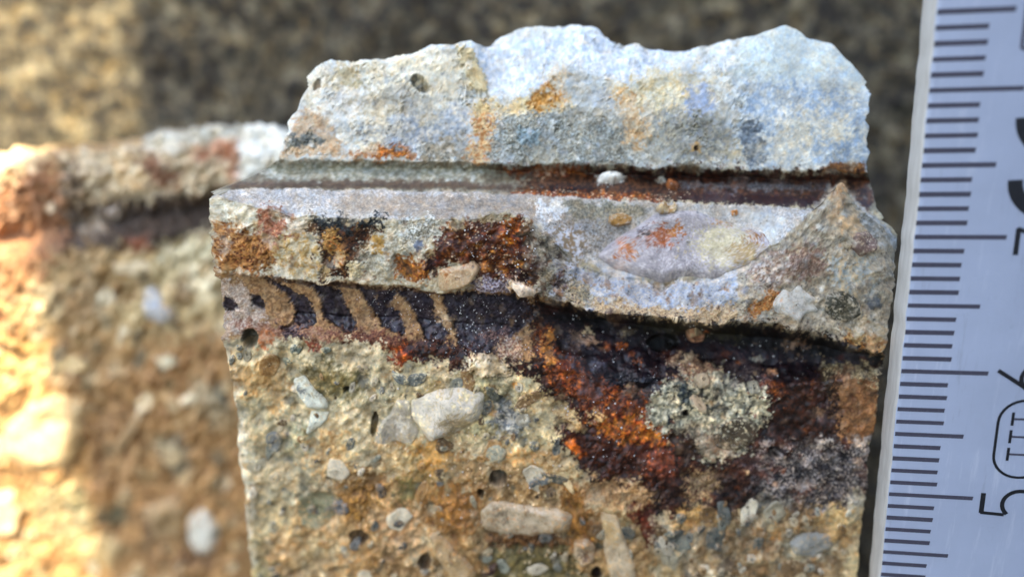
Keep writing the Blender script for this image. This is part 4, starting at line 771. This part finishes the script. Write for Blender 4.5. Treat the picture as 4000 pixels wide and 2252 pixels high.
PEB = [
 ([(1712, 1050), (1770, 1035), (1850, 1025), (1878, 1050), (1860, 1095), (1800, 1125), (1730, 1132), (1708, 1110)], (206, 178, 142), Q, .45, [(1740, 1060, 26, 20, (206, 140, 76))]),
 ([(1140, 1478), (1185, 1462), (1230, 1510), (1280, 1562), (1288, 1592), (1212, 1590), (1165, 1535)], (216, 222, 210), L_, .3, [(1165, 1510, 24, 40, (150, 156, 156))]),
 ([(1214, 1596), (1286, 1598), (1284, 1625), (1262, 1650), (1200, 1694), (1194, 1684), (1208, 1640)], (218, 224, 212), L_, .28, []),
 ([(1552, 1548), (1600, 1556), (1640, 1690), (1610, 1730), (1550, 1718), (1470, 1735), (1462, 1690), (1490, 1640), (1525, 1615)], (196, 188, 172), Q, .12, [(1565, 1645, 28, 26, (226, 222, 212)), (1490, 1695, 30, 18, (170, 170, 168))]),
 ([(1605, 1560), (1720, 1520), (1815, 1505), (1895, 1535), (1892, 1600), (1865, 1635), (1770, 1692), (1680, 1724), (1646, 1682), (1606, 1625)], (212, 206, 192), L_, .75, [(1800, 1640, 90, 40, (196, 176, 140)), (1640, 1660, 30, 50, (226, 212, 180))]),
 ([(1875, 1985), (1920, 1950), (2050, 1968), (2180, 1975), (2240, 2000), (2225, 2070), (2080, 2085), (1900, 2070), (1876, 2030)], (206, 190, 164), Q, .4, [(1960, 2000, 40, 26, (160, 150, 130)), (2170, 2060, 50, 16, (180, 140, 90))]),
 ([(1668, 2082), (1700, 2068), (1760, 2110), (1800, 2150), (1865, 2225), (1850, 2290), (1790, 2280), (1700, 2160)], (196, 170, 130), Q, .45, [(1790, 2140, 40, 20, (170, 130, 88))]),
 ([(1165, 1935), (1230, 1915), (1310, 1920), (1340, 1960), (1290, 2030), (1230, 2065), (1175, 2045), (1160, 1990)], (158, 158, 126), S_, .1, [(1320, 1985, 46, 36, (132, 134, 136)), (1210, 1990, 30, 40, (140, 142, 108)), (1280, 2050, 40, 20, (186, 146, 90))]),
 ([(1290, 1960), (1360, 1955), (1370, 1995), (1310, 2020), (1285, 1995)], (130, 132, 136), S_, .22, []),
 ([(2345, 1990), (2410, 2000), (2440, 2090), (2480, 2200), (2490, 2330), (2400, 2330), (2360, 2150)], (206, 188, 158), L_, .4, [(2380, 2060, 30, 60, (216, 184, 130))]),
 ([(2240, 2100), (2290, 2085), (2330, 2130), (2320, 2190), (2270, 2200), (2240, 2150)], (196, 174, 144), L_, .4, [(2285, 2160, 30, 20, (150, 110, 76))]),
 ([(2690, 1545), (2730, 1538), (2760, 1580), (2758, 1612), (2720, 1600), (2690, 1575)], (206, 182, 150), L_, .35, []),
 ([(2795, 1650), (2850, 1625), (2920, 1620), (2965, 1660), (2950, 1720), (2880, 1760), (2800, 1745), (2780, 1700)], (108, 92, 68), S_, .3, [(2850, 1740, 50, 20, (150, 126, 90))]),
 ([(3012, 1182), (3060, 1120), (3085, 1135), (3120, 1106), (3150, 1140), (3188, 1165), (3176, 1190), (3205, 1218), (3150, 1228), (3120, 1250), (3085, 1226), (3030, 1222)], (206, 206, 202), L_, .12, []),
 ([(3225, 1150), (3290, 1130), (3350, 1160), (3365, 1220), (3310, 1262), (3240, 1250), (3215, 1200)], (100, 98, 78), S_, .3, [(3300, 1210, 30, 26, (130, 124, 100))]),
 ([(3330, 905), (3390, 900), (3430, 940), (3415, 985), (3360, 1002), (3325, 965)], (144, 118, 108), S_, .35, []),
 ([(2380, 838), (2430, 825), (2475, 845), (2462, 880), (2400, 884), (2372, 868)], (190, 142, 66), S_, .35, []),
 ([(2555, 815), (2590, 778), (2625, 775), (2650, 800), (2640, 830), (2580, 836)], (206, 182, 136), L_, .6, [(2620, 815, 26, 16, (200, 146, 66))]),
 ([(2595, 715), (2620, 708), (2655, 720), (2650, 742), (2610, 742)], (190, 112, 46), S_, .5, []),
 ([(2848, 822), (2880, 818), (2886, 840), (2856, 842)], (214, 142, 60), S_, .3, []),
 ([(2335, 692), (2380, 680), (2432, 684), (2438, 712), (2390, 724), (2340, 716)], (216, 220, 216), L_, .5, []),
 ([(2680, 1292), (2720, 1280), (2758, 1300), (2750, 1335), (2710, 1340), (2682, 1320)], (206, 150, 110), L_, .5, [(2720, 1290, 40, 14, (216, 196, 156))]),
 ([(2060, 1880), (2100, 1858), (2150, 1852), (2160, 1878), (2110, 1905), (2065, 1905)], (126, 134, 136), S_, .2, []),
 ([(1900, 1740), (1950, 1730), (1985, 1760), (1970, 1800), (1915, 1805), (1890, 1775)], (176, 176, 156), S_, .15, []),
 ([(1530, 1440), (1575, 1450), (1612, 1490), (1600, 1505), (1550, 1490), (1525, 1460)], (138, 146, 142), S_, .2, []),
 ([(1130, 1345), (1165, 1340), (1185, 1362), (1170, 1384), (1135, 1378)], (134, 146, 134), S_, .15, []),
 ([(1250, 1350), (1290, 1345), (1300, 1368), (1265, 1378)], (140, 150, 136), S_, .15, []),
 ([(1090, 1400), (1130, 1396), (1148, 1420), (1115, 1430)], (140, 148, 130), S_, .15, []),
 ([(1040, 1690), (1080, 1680), (1105, 1720), (1085, 1770), (1050, 1765), (1035, 1725)], (140, 144, 142), S_, .15, []),
 ([(3080, 2110), (3150, 2070), (3240, 2080), (3260, 2130), (3180, 2170), (3100, 2160)], (160, 162, 158), S_, .25, []),
 ([(2700, 1470), (2760, 1470), (2775, 1510), (2730, 1520)], (190, 170, 140), L_, .3, []),
 ([(2910, 1490), (2960, 1485), (2975, 1530), (2925, 1540)], (170, 166, 146), S_, .25, []),
 ([(2100, 1830), (2150, 1845), (2230, 1870), (2200, 1895), (2120, 1870)], (118, 118, 104), S_, .18, []),
 ([(2160, 1845), (2200, 1840), (2240, 1890), (2250, 1930), (2200, 1890)], (222, 198, 150), L_, .25, []),
 ([(2120, 1980), (2145, 1972), (2172, 1985), (2160, 1998), (2128, 1994)], (58, 58, 62), S_, .3, []),
 ([(2050, 1990), (2062, 1986), (2066, 2004), (2054, 2008)], (70, 60, 54), S_, .3, []),
 ([(2262, 2012), (2280, 2005), (2288, 2030), (2268, 2036)], (120, 116, 104), S_, .35, []),
 ([(1890, 1500), (1930, 1510), (1960, 1560), (1940, 1580), (1900, 1540)], (120, 124, 112), S_, .25, []),
 ([(1460, 1890), (1500, 1880), (1515, 1930), (1480, 1945)], (132, 120, 106), S_, .2, []),
 ([(1870, 2230), (1940, 2190), (1950, 2215), (1890, 2260)], (96, 50, 40), S_, .4, []),
 ([(1995, 1092), (2040, 1100), (2100, 1130), (2095, 1155), (2030, 1140), (1990, 1115)], (224, 206, 184), L_, .45, []),
]
for i, (pts, cc, m_, hh, sp) in enumerate(PEB): pebble(SURF, frag, pts, cc, m_, hh, seed=i, spots=sp, stain=.72, rough=.3 if m_ is L_ else .15)
# smaller stones of the sand, one by one where they can be told apart
r = np.random.default_rng(91)
pal = [(150, 152, 140), (200, 186, 156), (176, 140, 92), (128, 130, 126), (206, 196, 176), (140, 116, 84)]
n_ = 0
for poly, cnt in ((LOWER, 90), ([(2560, 1980), (3320, 1960), (3300, 2300), (2560, 2300)], 46)):
    p = np.asarray(poly)
    while cnt:
        x, y = r.uniform(p[:, 0].min(), p[:, 0].max()), r.uniform(p[:, 1].min(), p[:, 1].max())
        if not inpoly(np.array([x]), np.array([y]), p)[0]: continue
        cnt -= 1; n_ += 1; s_ = r.uniform(13, 30)
        pebble(SURF, frag, ring(x, y, s_, s_*r.uniform(.55, .9), r.uniform(0, 180), int(r.integers(5, 8)), .22, n_), tuple(np.clip(np.array(pal[r.integers(6)])*r.uniform(.85, 1.08), 0, 240)), S_ if r.random() < .7 else L_, r.uniform(.05, .22), seed=200+n_)

pal2 = [(214, 206, 184), (150, 156, 144), (194, 152, 98), (204, 196, 176), (120, 126, 120), (176, 170, 148), (150, 118, 76)]
for poly, cnt in ((LOWER, 62), ([(2560, 2000), (3320, 1980), (3300, 2260), (2560, 2260)], 26)):
    p = np.asarray(poly)
    while cnt:
        x, y = r.uniform(p[:, 0].min(), p[:, 0].max()), r.uniform(p[:, 1].min(), p[:, 1].max())
        if not inpoly(np.array([x]), np.array([y]), p)[0] or any(np.hypot(x-np.mean(q[0], 0)[0], y-np.mean(q[0], 0)[1]) < 110 for q in PEB[1:9]): continue
        cnt -= 1; n_ += 1; s_ = 24*(64/24)**(r.random()**1.5); kq = int(r.integers(7))
        pebble(SURF, frag, ring(x, y, s_, s_*r.uniform(.45, .8), r.uniform(0, 180), int(r.integers(5, 9)), .26, n_), tuple(np.clip(np.array(pal2[kq])*r.uniform(.88, 1.05), 0, 240)), Q if kq in (0, 2, 5) else (L_ if kq == 3 else S_), r.uniform(.04, .13), seed=400+n_, stain=.4, flat=.8)
# salt grains on the rust, far too many to count
def grains(name, polys, parent, surf, seed):
    r = np.random.default_rng(seed); phi = (1+5**.5)/2
    B = np.array([(-1, phi, 0), (1, phi, 0), (-1, -phi, 0), (1, -phi, 0), (0, -1, phi), (0, 1, phi), (0, -1, -phi), (0, 1, -phi), (phi, 0, -1), (phi, 0, 1), (-phi, 0, -1), (-phi, 0, 1)])/1.9
    T = np.array([(0, 11, 5), (0, 5, 1), (0, 1, 7), (0, 7, 10), (0, 10, 11), (1, 5, 9), (5, 11, 4), (11, 10, 2), (10, 7, 6), (7, 1, 8), (3, 9, 4), (3, 4, 2), (3, 2, 6), (3, 6, 8), (3, 8, 9), (4, 9, 5), (2, 4, 11), (6, 2, 10), (8, 6, 7), (9, 8, 1)])
    V, F, k = [], [], 0
    for poly, n, s0, s1 in polys:
        p = np.asarray(poly); x = r.uniform(p[:, 0].min(), p[:, 0].max(), n*4); y = r.uniform(p[:, 1].min(), p[:, 1].max(), n*4)
        dens = cv.sample(cv.mid2, x, y); ok = inpoly(x, y, p) & (r.random(n*4) < sstep(-1, 1, dens)); x, y = x[ok][:n], y[ok][:n]
        q = surf.at(x, y, surf.raw)
        for i in range(len(x)):
            s_ = s0*(s1/s0)**(r.random()**2.2)
            V.append(B*r.uniform(.75, 1.2, 3)*s_+q[i]+np.array([0, -.4*s_, .3*s_])); F.append(T+k); k += 12
    return tag(mesh_from(name, np.concatenate(V)*MM, np.concatenate(F), M_GRAIN, parent), kind='stuff')
grains('salt_crystals', [([(1560, 1130), (2100, 1150), (2100, 1400), (1700, 1400), (1600, 1260)], 300, .016, .07), ([(1380, 1120), (1600, 1130), (1620, 1320), (1420, 1240)], 90, .02, .05), ([(1740, 870), (2090, 860), (2100, 1120), (1800, 1120)], 150, .02, .09), ([(2100, 1200), (3200, 1330), (3200, 1500), (2200, 1480)], 160, .025, .085), ([(1500, 1500), (2150, 1500), (2250, 2100), (1600, 2050)], 200, .018, .09), ([(2150, 1500), (2600, 1600), (2640, 1880), (2300, 1800)], 80, .025, .09)], frag, SURF, 8)

# ================================================================== the fragment behind, on the left
lv = Canvas(-420, 420, 1220, 2420, 4.0, 300)
fill(lv, (190, 164, 116), (164, 132, 84), lv.mid)
lv.reg([(-420, 1600), (300, 1400), (1200, 1350), (1200, 2420), (-420, 2420)], (184, 142, 82), (154, 116, 70), rag=60, soft=70, n='mid2')
lv.reg([(300, 1000), (820, 930), (1100, 900), (1100, 1350), (700, 1330), (330, 1200)], (196, 184, 146), (176, 166, 128), rag=40, soft=50)
lv.reg([(600, 900), (880, 900), (900, 1120), (780, 1160), (650, 1060)], (186, 186, 160), (206, 206, 186), rag=30, soft=30)
lv.reg([(270, 1040), (560, 1040), (560, 1120), (420, 1240), (280, 1180)], (166, 138, 86), (140, 112, 64), rag=30, soft=30)
lv.reg([(620, 1300), (900, 1280), (900, 1500), (640, 1500)], (176, 140, 88), (160, 112, 62), rag=40, soft=40)
lv.reg([(330, 1600), (560, 1540), (560, 1860), (380, 1880)], (150, 112, 70), (176, 140, 92), rag=30, soft=30)
lv.reg([(540, 1960), (640, 1960), (720, 2100), (860, 2140), (840, 2200), (560, 2180)], (110, 76, 48), (140, 104, 70), rag=20, soft=24)
lv.reg([(130, 1880), (330, 1860), (360, 2040), (240, 2100), (150, 2010)], (132, 136, 104), (160, 160, 128), rag=24, soft=20)
lv.reg([(350, 1960), (500, 1950), (520, 2000), (390, 2020)], (92, 100, 80), None, rag=16, soft=18)
lv.reg([(640, 1690), (720, 1690), (750, 1800), (690, 1840), (640, 1780)], (80, 96, 96), (120, 132, 124), rag=16, soft=20)
lv.reg([(820, 1510), (880, 1490), (890, 1580), (830, 1590)], (70, 80, 80), None, rag=10, soft=14)
lv.reg([(-420, 1300), (200, 1300), (180, 1500), (-420, 1560)], (206, 168, 96), (196, 150, 80), rag=30, soft=40)
# sunny rust on the far left
lv.reg([(-420, 720), (60, 640), (180, 620), (260, 720), (280, 900), (120, 1160), (60, 1300), (-420, 1350)], (176, 122, 84), (160, 110, 74), rag=40, soft=30)
lv.reg([(-420, 560), (60, 560), (200, 600), (120, 660), (-100, 760), (-420, 800)], (214, 196, 160), None, rag=20, soft=24)
lv.reg([(60, 880), (190, 850), (200, 960), (60, 1010)], (196, 170, 140), None, rag=24, soft=24)
lv.reg([(100, 1140), (260, 1040), (300, 1180), (150, 1290)], (206, 190, 150), None, rag=26, soft=26)
# upper face and bar groove
lv.reg([(230, 600), (420, 590), (560, 560), (900, 480), (1150, 500), (1100, 740), (820, 760), (500, 790), (250, 800)], (196, 190, 170), (176, 160, 136), rag=14, soft=12)
lv.reg([(240, 640), (330, 640), (340, 780), (240, 800)], (96, 76, 60), (150, 130, 110), rag=20, soft=22)
lv.reg([(540, 600), (640, 620), (720, 720), (640, 740), (560, 680)], (140, 84, 50), (120, 76, 54), rag=16, soft=16)
lv.reg([(740, 600), (850, 540), (940, 560), (950, 690), (900, 720), (890, 620), (780, 630)], (170, 104, 74), (190, 140, 110), rag=14, soft=16)
lv.reg([(430, 600), (560, 640), (560, 740), (440, 740)], (214, 206, 184), (196, 166, 116), rag=16, soft=18)
lv.reg([(920, 470), (1190, 470), (1190, 760), (940, 740), (930, 600)], (206, 214, 218), (190, 202, 210), rag=8, soft=14)
lv.reg([(550, 505), (760, 490), (930, 480), (920, 545), (760, 560), (560, 580)], (190, 196, 194), (164, 166, 160), rag=8, soft=10)
lv.reg([(-420, 950), (240, 810), (500, 785), (830, 740), (1100, 715), (1100, 850), (830, 880), (600, 970), (430, 960), (250, 975), (-420, 1090)], (54, 44, 52), (88, 70, 70), rag=18, soft=16, n='mid3', r=.5)
lv.reg([(280, 840), (400, 830), (440, 900), (330, 920)], (176, 166, 158), None, rag=20, soft=20, a=.8)
lv.reg([(380, 910), (830, 830), (830, 890), (600, 960), (430, 975)], (64, 48, 46), None, rag=14, soft=16, a=.8)
lv.reg([(490, 930), (600, 930), (590, 980), (500, 975)], (150, 80, 52), None, rag=12, soft=14)
lv.reg([(-420, 940), (230, 800), (260, 930), (180, 990), (-420, 1090)], (186, 136, 98), (160, 110, 80), rag=24, soft=24)
scatter(lv, [(-300, 1050), (900, 980), (940, 2350), (-300, 2350)], 190, [(206, 186, 146), (140, 128, 96), (196, 146, 84), (150, 108, 64), (206, 206, 190), (110, 100, 76)], (10, 46), 25, h=.06)
scatter(lv, [(-300, 700), (880, 560), (880, 760), (-300, 900)], 40, [(206, 196, 176), (130, 90, 60), (170, 150, 120)], (8, 26), 26, h=.05)
lv.hg += .22*lv.big+.12*lv.mid+.05*lv.fin
patches(lv, [(-300, 1000), (940, 940), (980, 2380), (-380, 2380)], 170, [(206, 186, 142), (176, 142, 92), (140, 108, 66), (206, 204, 184), (130, 126, 98), (196, 156, 100), (160, 120, 78)], (20, 110), 651, soft=(8, 26))
lv.col[:] = lv.col*.74+lin((206, 198, 174))*.26*(.4+.6*lv.col/(lv.col.mean()+.1)); weather(lv); lv.rg[:] = .9; lv.col *= 1.12; lv.col[:] = lv.col*.88+.12*lv.col.mean(-1, keepdims=True)*np.array([1.06, 1.0, .9])
LK = [
 [(-380, 2340, 15.5), (1000, 2340, 15.5)], [(-380, 1540, 15.5), (1000, 1480, 15.5)],
 [(-380, 1090, 16), (250, 975, 16), (500, 940, 16), (820, 885, 16), (1150, 850, 16)],
 [(-380, 1000, 18.2), (250, 885, 18.2), (820, 815, 18.2), (1150, 780, 18.2)],
 [(-380, 900, 17), (250, 800, 17), (500, 780, 17), (820, 745, 17), (1150, 715, 17)],
 [(-380, 790, 17), (250, 690, 17), (820, 620, 17), (1150, 600, 17)],
 [(-380, 700, 17.8), (0, 640, 17.8), (130, 612, 18), (250, 600, 18.3), (400, 588, 18.5), (530, 565, 18.5), (600, 530, 18.8), (700, 514, 19), (900, 484, 19), (1000, 480, 19), (1150, 505, 19)],
 [(-380, 640, 25), (250, 566, 25), (530, 540, 25), (640, 520, 25), (900, 488, 25), (1150, 505, 25)],
]
LK = [[(x, y, d+8+lean) for x, y, d in k] for k, lean in zip(LK, (6.5, 3, 1, .6, 0, -.6, -1.2, 0))]
P2, UV2, _ = build_grid(LK, [110, 60, 20, 20, 26, 26, 16], 330, (1.5, 2))
D2 = lv.sample(lv.hg, UV2[..., 0], UV2[..., 1]); P2 = P2+normals(P2)*D2[..., None]
SURF2 = Surf(P2, UV2, -420, 420, 1220, 2420, 8); SURF2.cv = lv
col2 = pig(lv.sample(lv.col, UV2[..., 0], UV2[..., 1])); rg2 = lv.sample(lv.rg, UV2[..., 0], UV2[..., 1])
P2, col2, rg2 = close_grid(P2, UV2, col2, rg2, 38.0, GZ); N2 = normals(P2); H2, W2 = P2.shape[:2]
frag2 = empty('concrete_fragment', (-.045, .029, GZ*MM))
tag(frag2, 'blurred tan concrete piece standing behind on the left, its left end in warm sunlight', 'concrete')
for nm, a, b in (('lower_face', 0, 171), ('bar_groove', 171, 211), ('upper_face', 211, H2-1)):
    i = np.arange((b-a+1)*W2).reshape(b-a+1, W2); F = np.stack([i[:-1, :-1], i[:-1, 1:], i[1:, 1:], i[1:, :-1]], -1).reshape(-1, 4)
    mesh_from(nm, P2[a:b+1].reshape(-1, 3)*MM, F, M_MORTAR, frag2, col2[a:b+1].reshape(-1, 3), rg2[a:b+1].ravel(), N2[a:b+1].reshape(-1, 3))
PEB2 = [
 ([(565, 1120), (600, 1108), (640, 1150), (690, 1200), (702, 1240), (640, 1262), (580, 1235), (560, 1190)], (176, 188, 206), Q, .8),
 ([(760, 1960), (820, 1960), (860, 2020), (862, 2090), (820, 2140), (770, 2135), (730, 2080), (735, 2000)], (206, 212, 208), L_, .9),
 ([(10, 1660), (120, 1560), (240, 1530), (340, 1560), (330, 1720), (280, 1800), (120, 1800), (20, 1760)], (216, 198, 156), L_, 1.0),
 ([(430, 1740), (520, 1620), (570, 1560), (590, 1580), (520, 1690), (450, 1770)], (190, 166, 128), L_, .6),
 ([(600, 1385), (680, 1370), (710, 1410), (640, 1440)], (206, 204, 180), L_, .6),
 ([(200, 1395), (300, 1380), (370, 1420), (320, 1450), (230, 1440)], (214, 196, 150), L_, .6),
 ([(560, 1950), (700, 1900), (740, 1960), (700, 2080), (600, 2090)], (186, 164, 126), L_, .6),
 ([(-40, 1900), (60, 1880), (100, 1960), (80, 2060), (-30, 2080)], (216, 200, 166), L_, .7),
 ([(300, 2090), (430, 2050), (490, 2100), (440, 2200), (330, 2170)], (206, 186, 140), L_, .6),
 ([(330, 1870), (420, 1850), (450, 1910), (390, 1960), (330, 1930)], (190, 144, 88), S_, .5),
 ([(410, 820), (470, 800), (490, 840), (440, 870)], (190, 182, 176), L_, .5),
 ([(440, 1020), (560, 1010), (620, 1040), (540, 1070), (450, 1060)], (206, 196, 170), L_, .5),
 ([(120, 2120), (200, 2110), (230, 2170), (150, 2190)], (196, 150, 100), S_, .5),
 ([(640, 560), (700, 550), (740, 590), (690, 620), (640, 600)], (206, 204, 192), L_, .5),
]
for i, (pts, cc, m_, hh) in enumerate(PEB2): pebble(SURF2, frag2, pts, cc, m_, hh, seed=700+i)
r = np.random.default_rng(17)
for k in range(44):
    x, y, s_ = r.uniform(-250, 860), r.uniform(1060, 2280), r.uniform(22, 52)
    pebble(SURF2, frag2, ring(x, y, s_, s_*r.uniform(.5, .9), r.uniform(0, 180), int(r.integers(5, 8)), .2, k), tuple(np.clip(np.array([(206, 186, 146), (150, 132, 96), (186, 140, 86), (206, 204, 184), (120, 112, 88)][r.integers(5)])*r.uniform(.85, 1.08), 0, 240)), S_ if k % 2 else L_, r.uniform(.2, .5), seed=800+k)

# ================================================================== the rule on the right
d0, tb, tc_, te = 60.9, -493.2, -.0411, -14.4
def rule_pt(t):                          # camera frame (right, up, forward), t in cm from mark 5
    return np.array([d0*(1466+te*t)/FPX, -d0*(801+tb*t)/FPX, d0*(1+tc_*t)])
A0 = rule_pt(0); Dv = rule_pt(1)-A0; Dv /= np.linalg.norm(Dv)
Wv = np.array([math.cos(math.radians(9)), -math.tan(math.radians(2.7)), -math.sin(math.radians(9))]); Wv -= Dv*Wv.dot(Dv); Wv /= np.linalg.norm(Wv)
Nv = np.cross(Wv, Dv); Nv /= np.linalg.norm(Nv)                     # towards the viewer
if Nv[2] > 0: Nv = -Nv
cw = lambda v: v[0]*RGT+v[1]*UPV+v[2]*FWD
RO, RD, RW, RN = CAM+cw(A0), cw(Dv), cw(Wv), cw(Nv)
def rp(mark, wdt, n=0.0): return RO+RD*(mark-50)+RW*wdt+RN*n        # mark in mm
rule = empty('folding_ruler', tuple(rp(0, 8, -1.5)*MM))
tag(rule, 'white painted wooden folding rule with black millimetre marks standing at the right edge', 'ruler')
RW_MAX, THK = 16.0, 3.0
kp = NT('white_rule_paint'); v = kp.coords()
c0 = kp.mix(kp.maprange(kp.noise(v, .9, 6, .75), .62, .74, 0, .3), (.37, .405, .495), (.22, .24, .29))
c0 = kp.mix(1.0, c0, kp.ramp(kp.noise(v, .2, 4, .6), [(.3, grey(.94)), (.7, grey(1.05))]), 'MULTIPLY')
v2 = kp.coords((2600, 2600, 260)); scr = kp.noise(v2, .55, 6, .7)
c0 = kp.mix(kp.maprange(scr, .56, .68, 0, .32), c0, (.58, .60, .64)); c0 = kp.mix(kp.maprange(scr, .40, .28, 0, .34), c0, (.22, .23, .26))
kp.l(c0, kp.b.inputs['Base Color']); kp.b.inputs['Roughness'].default_value = .42
kp.l(kp.bump(kp.noise(v, 1.6, 5, .6), .00004, .6), kp.b.inputs['Normal']); M_RULE = kp.m
ke = NT('bare_wood_edge'); v = ke.coords((1000, 1000, 140))
ce = ke.ramp(ke.noise(v, 2.2, 5, .65), [(.3, (.46, .41, .34)), (.7, (.64, .59, .51))]); ke.l(ce, ke.b.inputs['Base Color']); ke.b.inputs['Roughness'].default_value = .6
ke.l(ke.bump(ke.noise(v, 3, 4, .6), .0001, .6), ke.b.inputs['Normal']); M_EDGE = ke.m
kt = NT('black_print'); v = kt.coords()
ct = kt.mix(kt.maprange(kt.noise(v, 7, 4, .7), .56, .70, 0, .5), (.06, .055, .075), (.15, .14, .17)); kt.l(ct, kt.b.inputs['Base Color']); kt.b.inputs['Roughness'].default_value = .5; M_TICK = kt.m
kb = NT('bold_black_print'); v = kb.coords()
ct = kb.mix(kb.maprange(kb.noise(v, 5, 4, .7), .6, .72, 0, .4), (.012, .012, .014), (.08, .08, .09)); kb.l(ct, kb.b.inputs['Base Color']); kb.b.inputs['Roughness'].default_value = .45; M_BOLD = kb.m
# body: rounded long edges, slightly uneven
def rule_body():
    prof = []; rr = .45
    for cx_, cn, a0 in ((rr, -rr, 90), (rr, -THK+rr, 180), (RW_MAX-rr, -THK+rr, 270), (RW_MAX-rr, -rr, 0)):
        for q in np.linspace(0, 90, 5): a = math.radians(a0+q); prof.append((cx_+rr*math.cos(a), cn+rr*math.sin(a)))
    marks = np.concatenate([[-4, 0, 20], np.linspace(35, 100, 131), [120, 150, 196]]); n = len(prof)
    wob = spec(len(marks)+1, 8, 1.5, 3, 30, 4)[:len(marks), 0]*.035
    V = np.array([rp(mk, a+(wob[i] if a < 1 else 0), b) for i, mk in enumerate(marks) for a, b in prof])
    return V, n, len(marks), prof
Vr, npf, nmk, prof = rule_body()
Fb, Fe = [], []
for i in range(nmk-1):
    for j in range(npf):
        f = (i*npf+j, (i+1)*npf+j, (i+1)*npf+(j+1) % npf, i*npf+(j+1) % npf)
        (Fe if 2 <= j <= 7 else Fb).append(f[::-1])
body = mesh_from('face_board', Vr*MM, np.array(Fb), M_RULE, rule)
edge_o = mesh_from('wooden_edge', Vr*MM, np.array(Fe), M_EDGE, rule)
def flat_poly(name, pts, mat, parent, n=.012, tris=None):
    V = np.array([rp(a, b, n) for a, b in pts]); me = bpy.data.meshes.new(name)
    me.from_pydata([tuple(q) for q in V*MM], [], tris or [tuple(range(len(pts)))]); me.materials.append(mat)
    o = bpy.data.objects.new(name, me); C.objects.link(o); o.parent = parent
    if parent.type == 'EMPTY': o.matrix_parent_inverse = Matrix.Translation(-parent.location)
    return o
for mk in range(40, 97):
    L = 6.0 if mk % 10 == 0 else 4.85 if mk % 5 == 0 else 3.4
    L += random.uniform(-.05, .05); t_ = .168+random.uniform(-.012, .012)
    flat_poly('tick_mark', [(mk-t_, .12), (mk-t_, L), (mk+t_, L+.04), (mk+t_, .12)], M_TICK, rule)
def strip(name, path, wd, mat, closed=False, n=.014):
    """a printed line of even width along (mark, across) points"""
    p = np.array(path, float); k = len(p); d = np.gradient(p, axis=0) if not closed else np.roll(p, -1, 0)-np.roll(p, 1, 0)
    d /= np.linalg.norm(d, axis=1, keepdims=True)+1e-9; o = np.stack([-d[:, 1], d[:, 0]], 1)*wd/2
    pts = np.concatenate([p+o, p-o]); tr = [(i, (i+1) % k, k+(i+1) % k, k+i) for i in range(k if closed else k-1)]
    return flat_poly(name, [tuple(q) for q in pts], mat, rule, n, tr)
def figure(ch, mark, across):
    """figure printed sideways: reads upward, its top towards the tick marks"""
    arc = lambda u, v, ru, rv, a0, a1, n=22: [(u+ru*math.cos(math.radians(a)), v-rv*math.sin(math.radians(a))) for a in np.linspace(a0, a1, n)]
    S = {'5': [([(.8, .16), (-.86, .16)], .34), ([(-.82, .1), (-.92, 1.75)], .26), (arc(-.02, 2.75, 1.12, 1.22, 138, -140), .3)],
         '6': [([(.55, .05), (.1, .75), (-.62, 1.85), (-1.0, 2.55)], .3), (arc(0, 2.8, 1.05, 1.15, 0, 360, 32), .3)],
         '7': [([(-.95, .16), (.95, .16)], .34), ([(.92, .1), (.45, 1.1), (-.05, 2.4), (-.3, 4.0)], .28)],
         '8': [(arc(0, 1.0, .82, .9, 0, 360, 28), .3), (arc(0, 2.95, 1.02, 1.05, 0, 360, 32), .3)]}[ch]
    for q, (path, wd) in enumerate(S): strip('numeral_stroke', [(mark+u, across+v) for u, v in path], wd, M_BOLD, n=.014+.002*q)
for ch, mk in (('5', 50), ('6', 60), ('7', 70), ('8', 80)): figure(ch, mk-.3, 6.6)
# accuracy class mark between 5 and 6
cx0, cx1, mk0, mk1, rr = 7.1, 10.7, 51.9, 58.0, 1.75
out = []
for (a, b, s0) in ((mk1-rr, cx0+rr, 0), (mk0+rr, cx0+rr, 90), (mk0+rr, cx1-rr, 180), (mk1-rr, cx1-rr, 270)):
    for q in np.linspace(0, 90, 9): t = math.radians(s0+q); out.append((a+rr*math.cos(t), b-rr*math.sin(t)))
strip('class_mark_frame', out, .20, M_BOLD, True)
for mk in (53.75, 55.15, 56.55):
    strip('class_mark_stroke', [(mk, 8.1), (mk, 9.6)], .16, M_TICK, n=.016)
    for a in (8.05, 9.7): strip('class_mark_serif', [(mk-.52, a), (mk+.52, a)], .20, M_BOLD, n=.018)
# conformity mark: two open half rings, and the boxed mark above it
for name, mk in (('conformity_letter', 73.95), ('conformity_letter', 78.1)):
    arc = [(mk-2.25*math.cos(t), 8.4-2.25*math.sin(t)) for t in np.linspace(-math.pi/2, math.pi/2, 25)]
    strip(name, arc, .95, M_BOLD)
strip('conformity_bar', [(76.2, 8.4), (77.9, 8.4)], .95, M_BOLD)
bx = [(82.5, 5.5), (88.5, 5.5), (88.5, 11.5), (82.5, 11.5)]
for i in range(4):
    a, b = np.array(bx[i]), np.array(bx[(i+1) % 4]); strip('boxed_mark_line', [tuple(a), tuple(b)], .22, M_TICK, n=.014+.002*i)
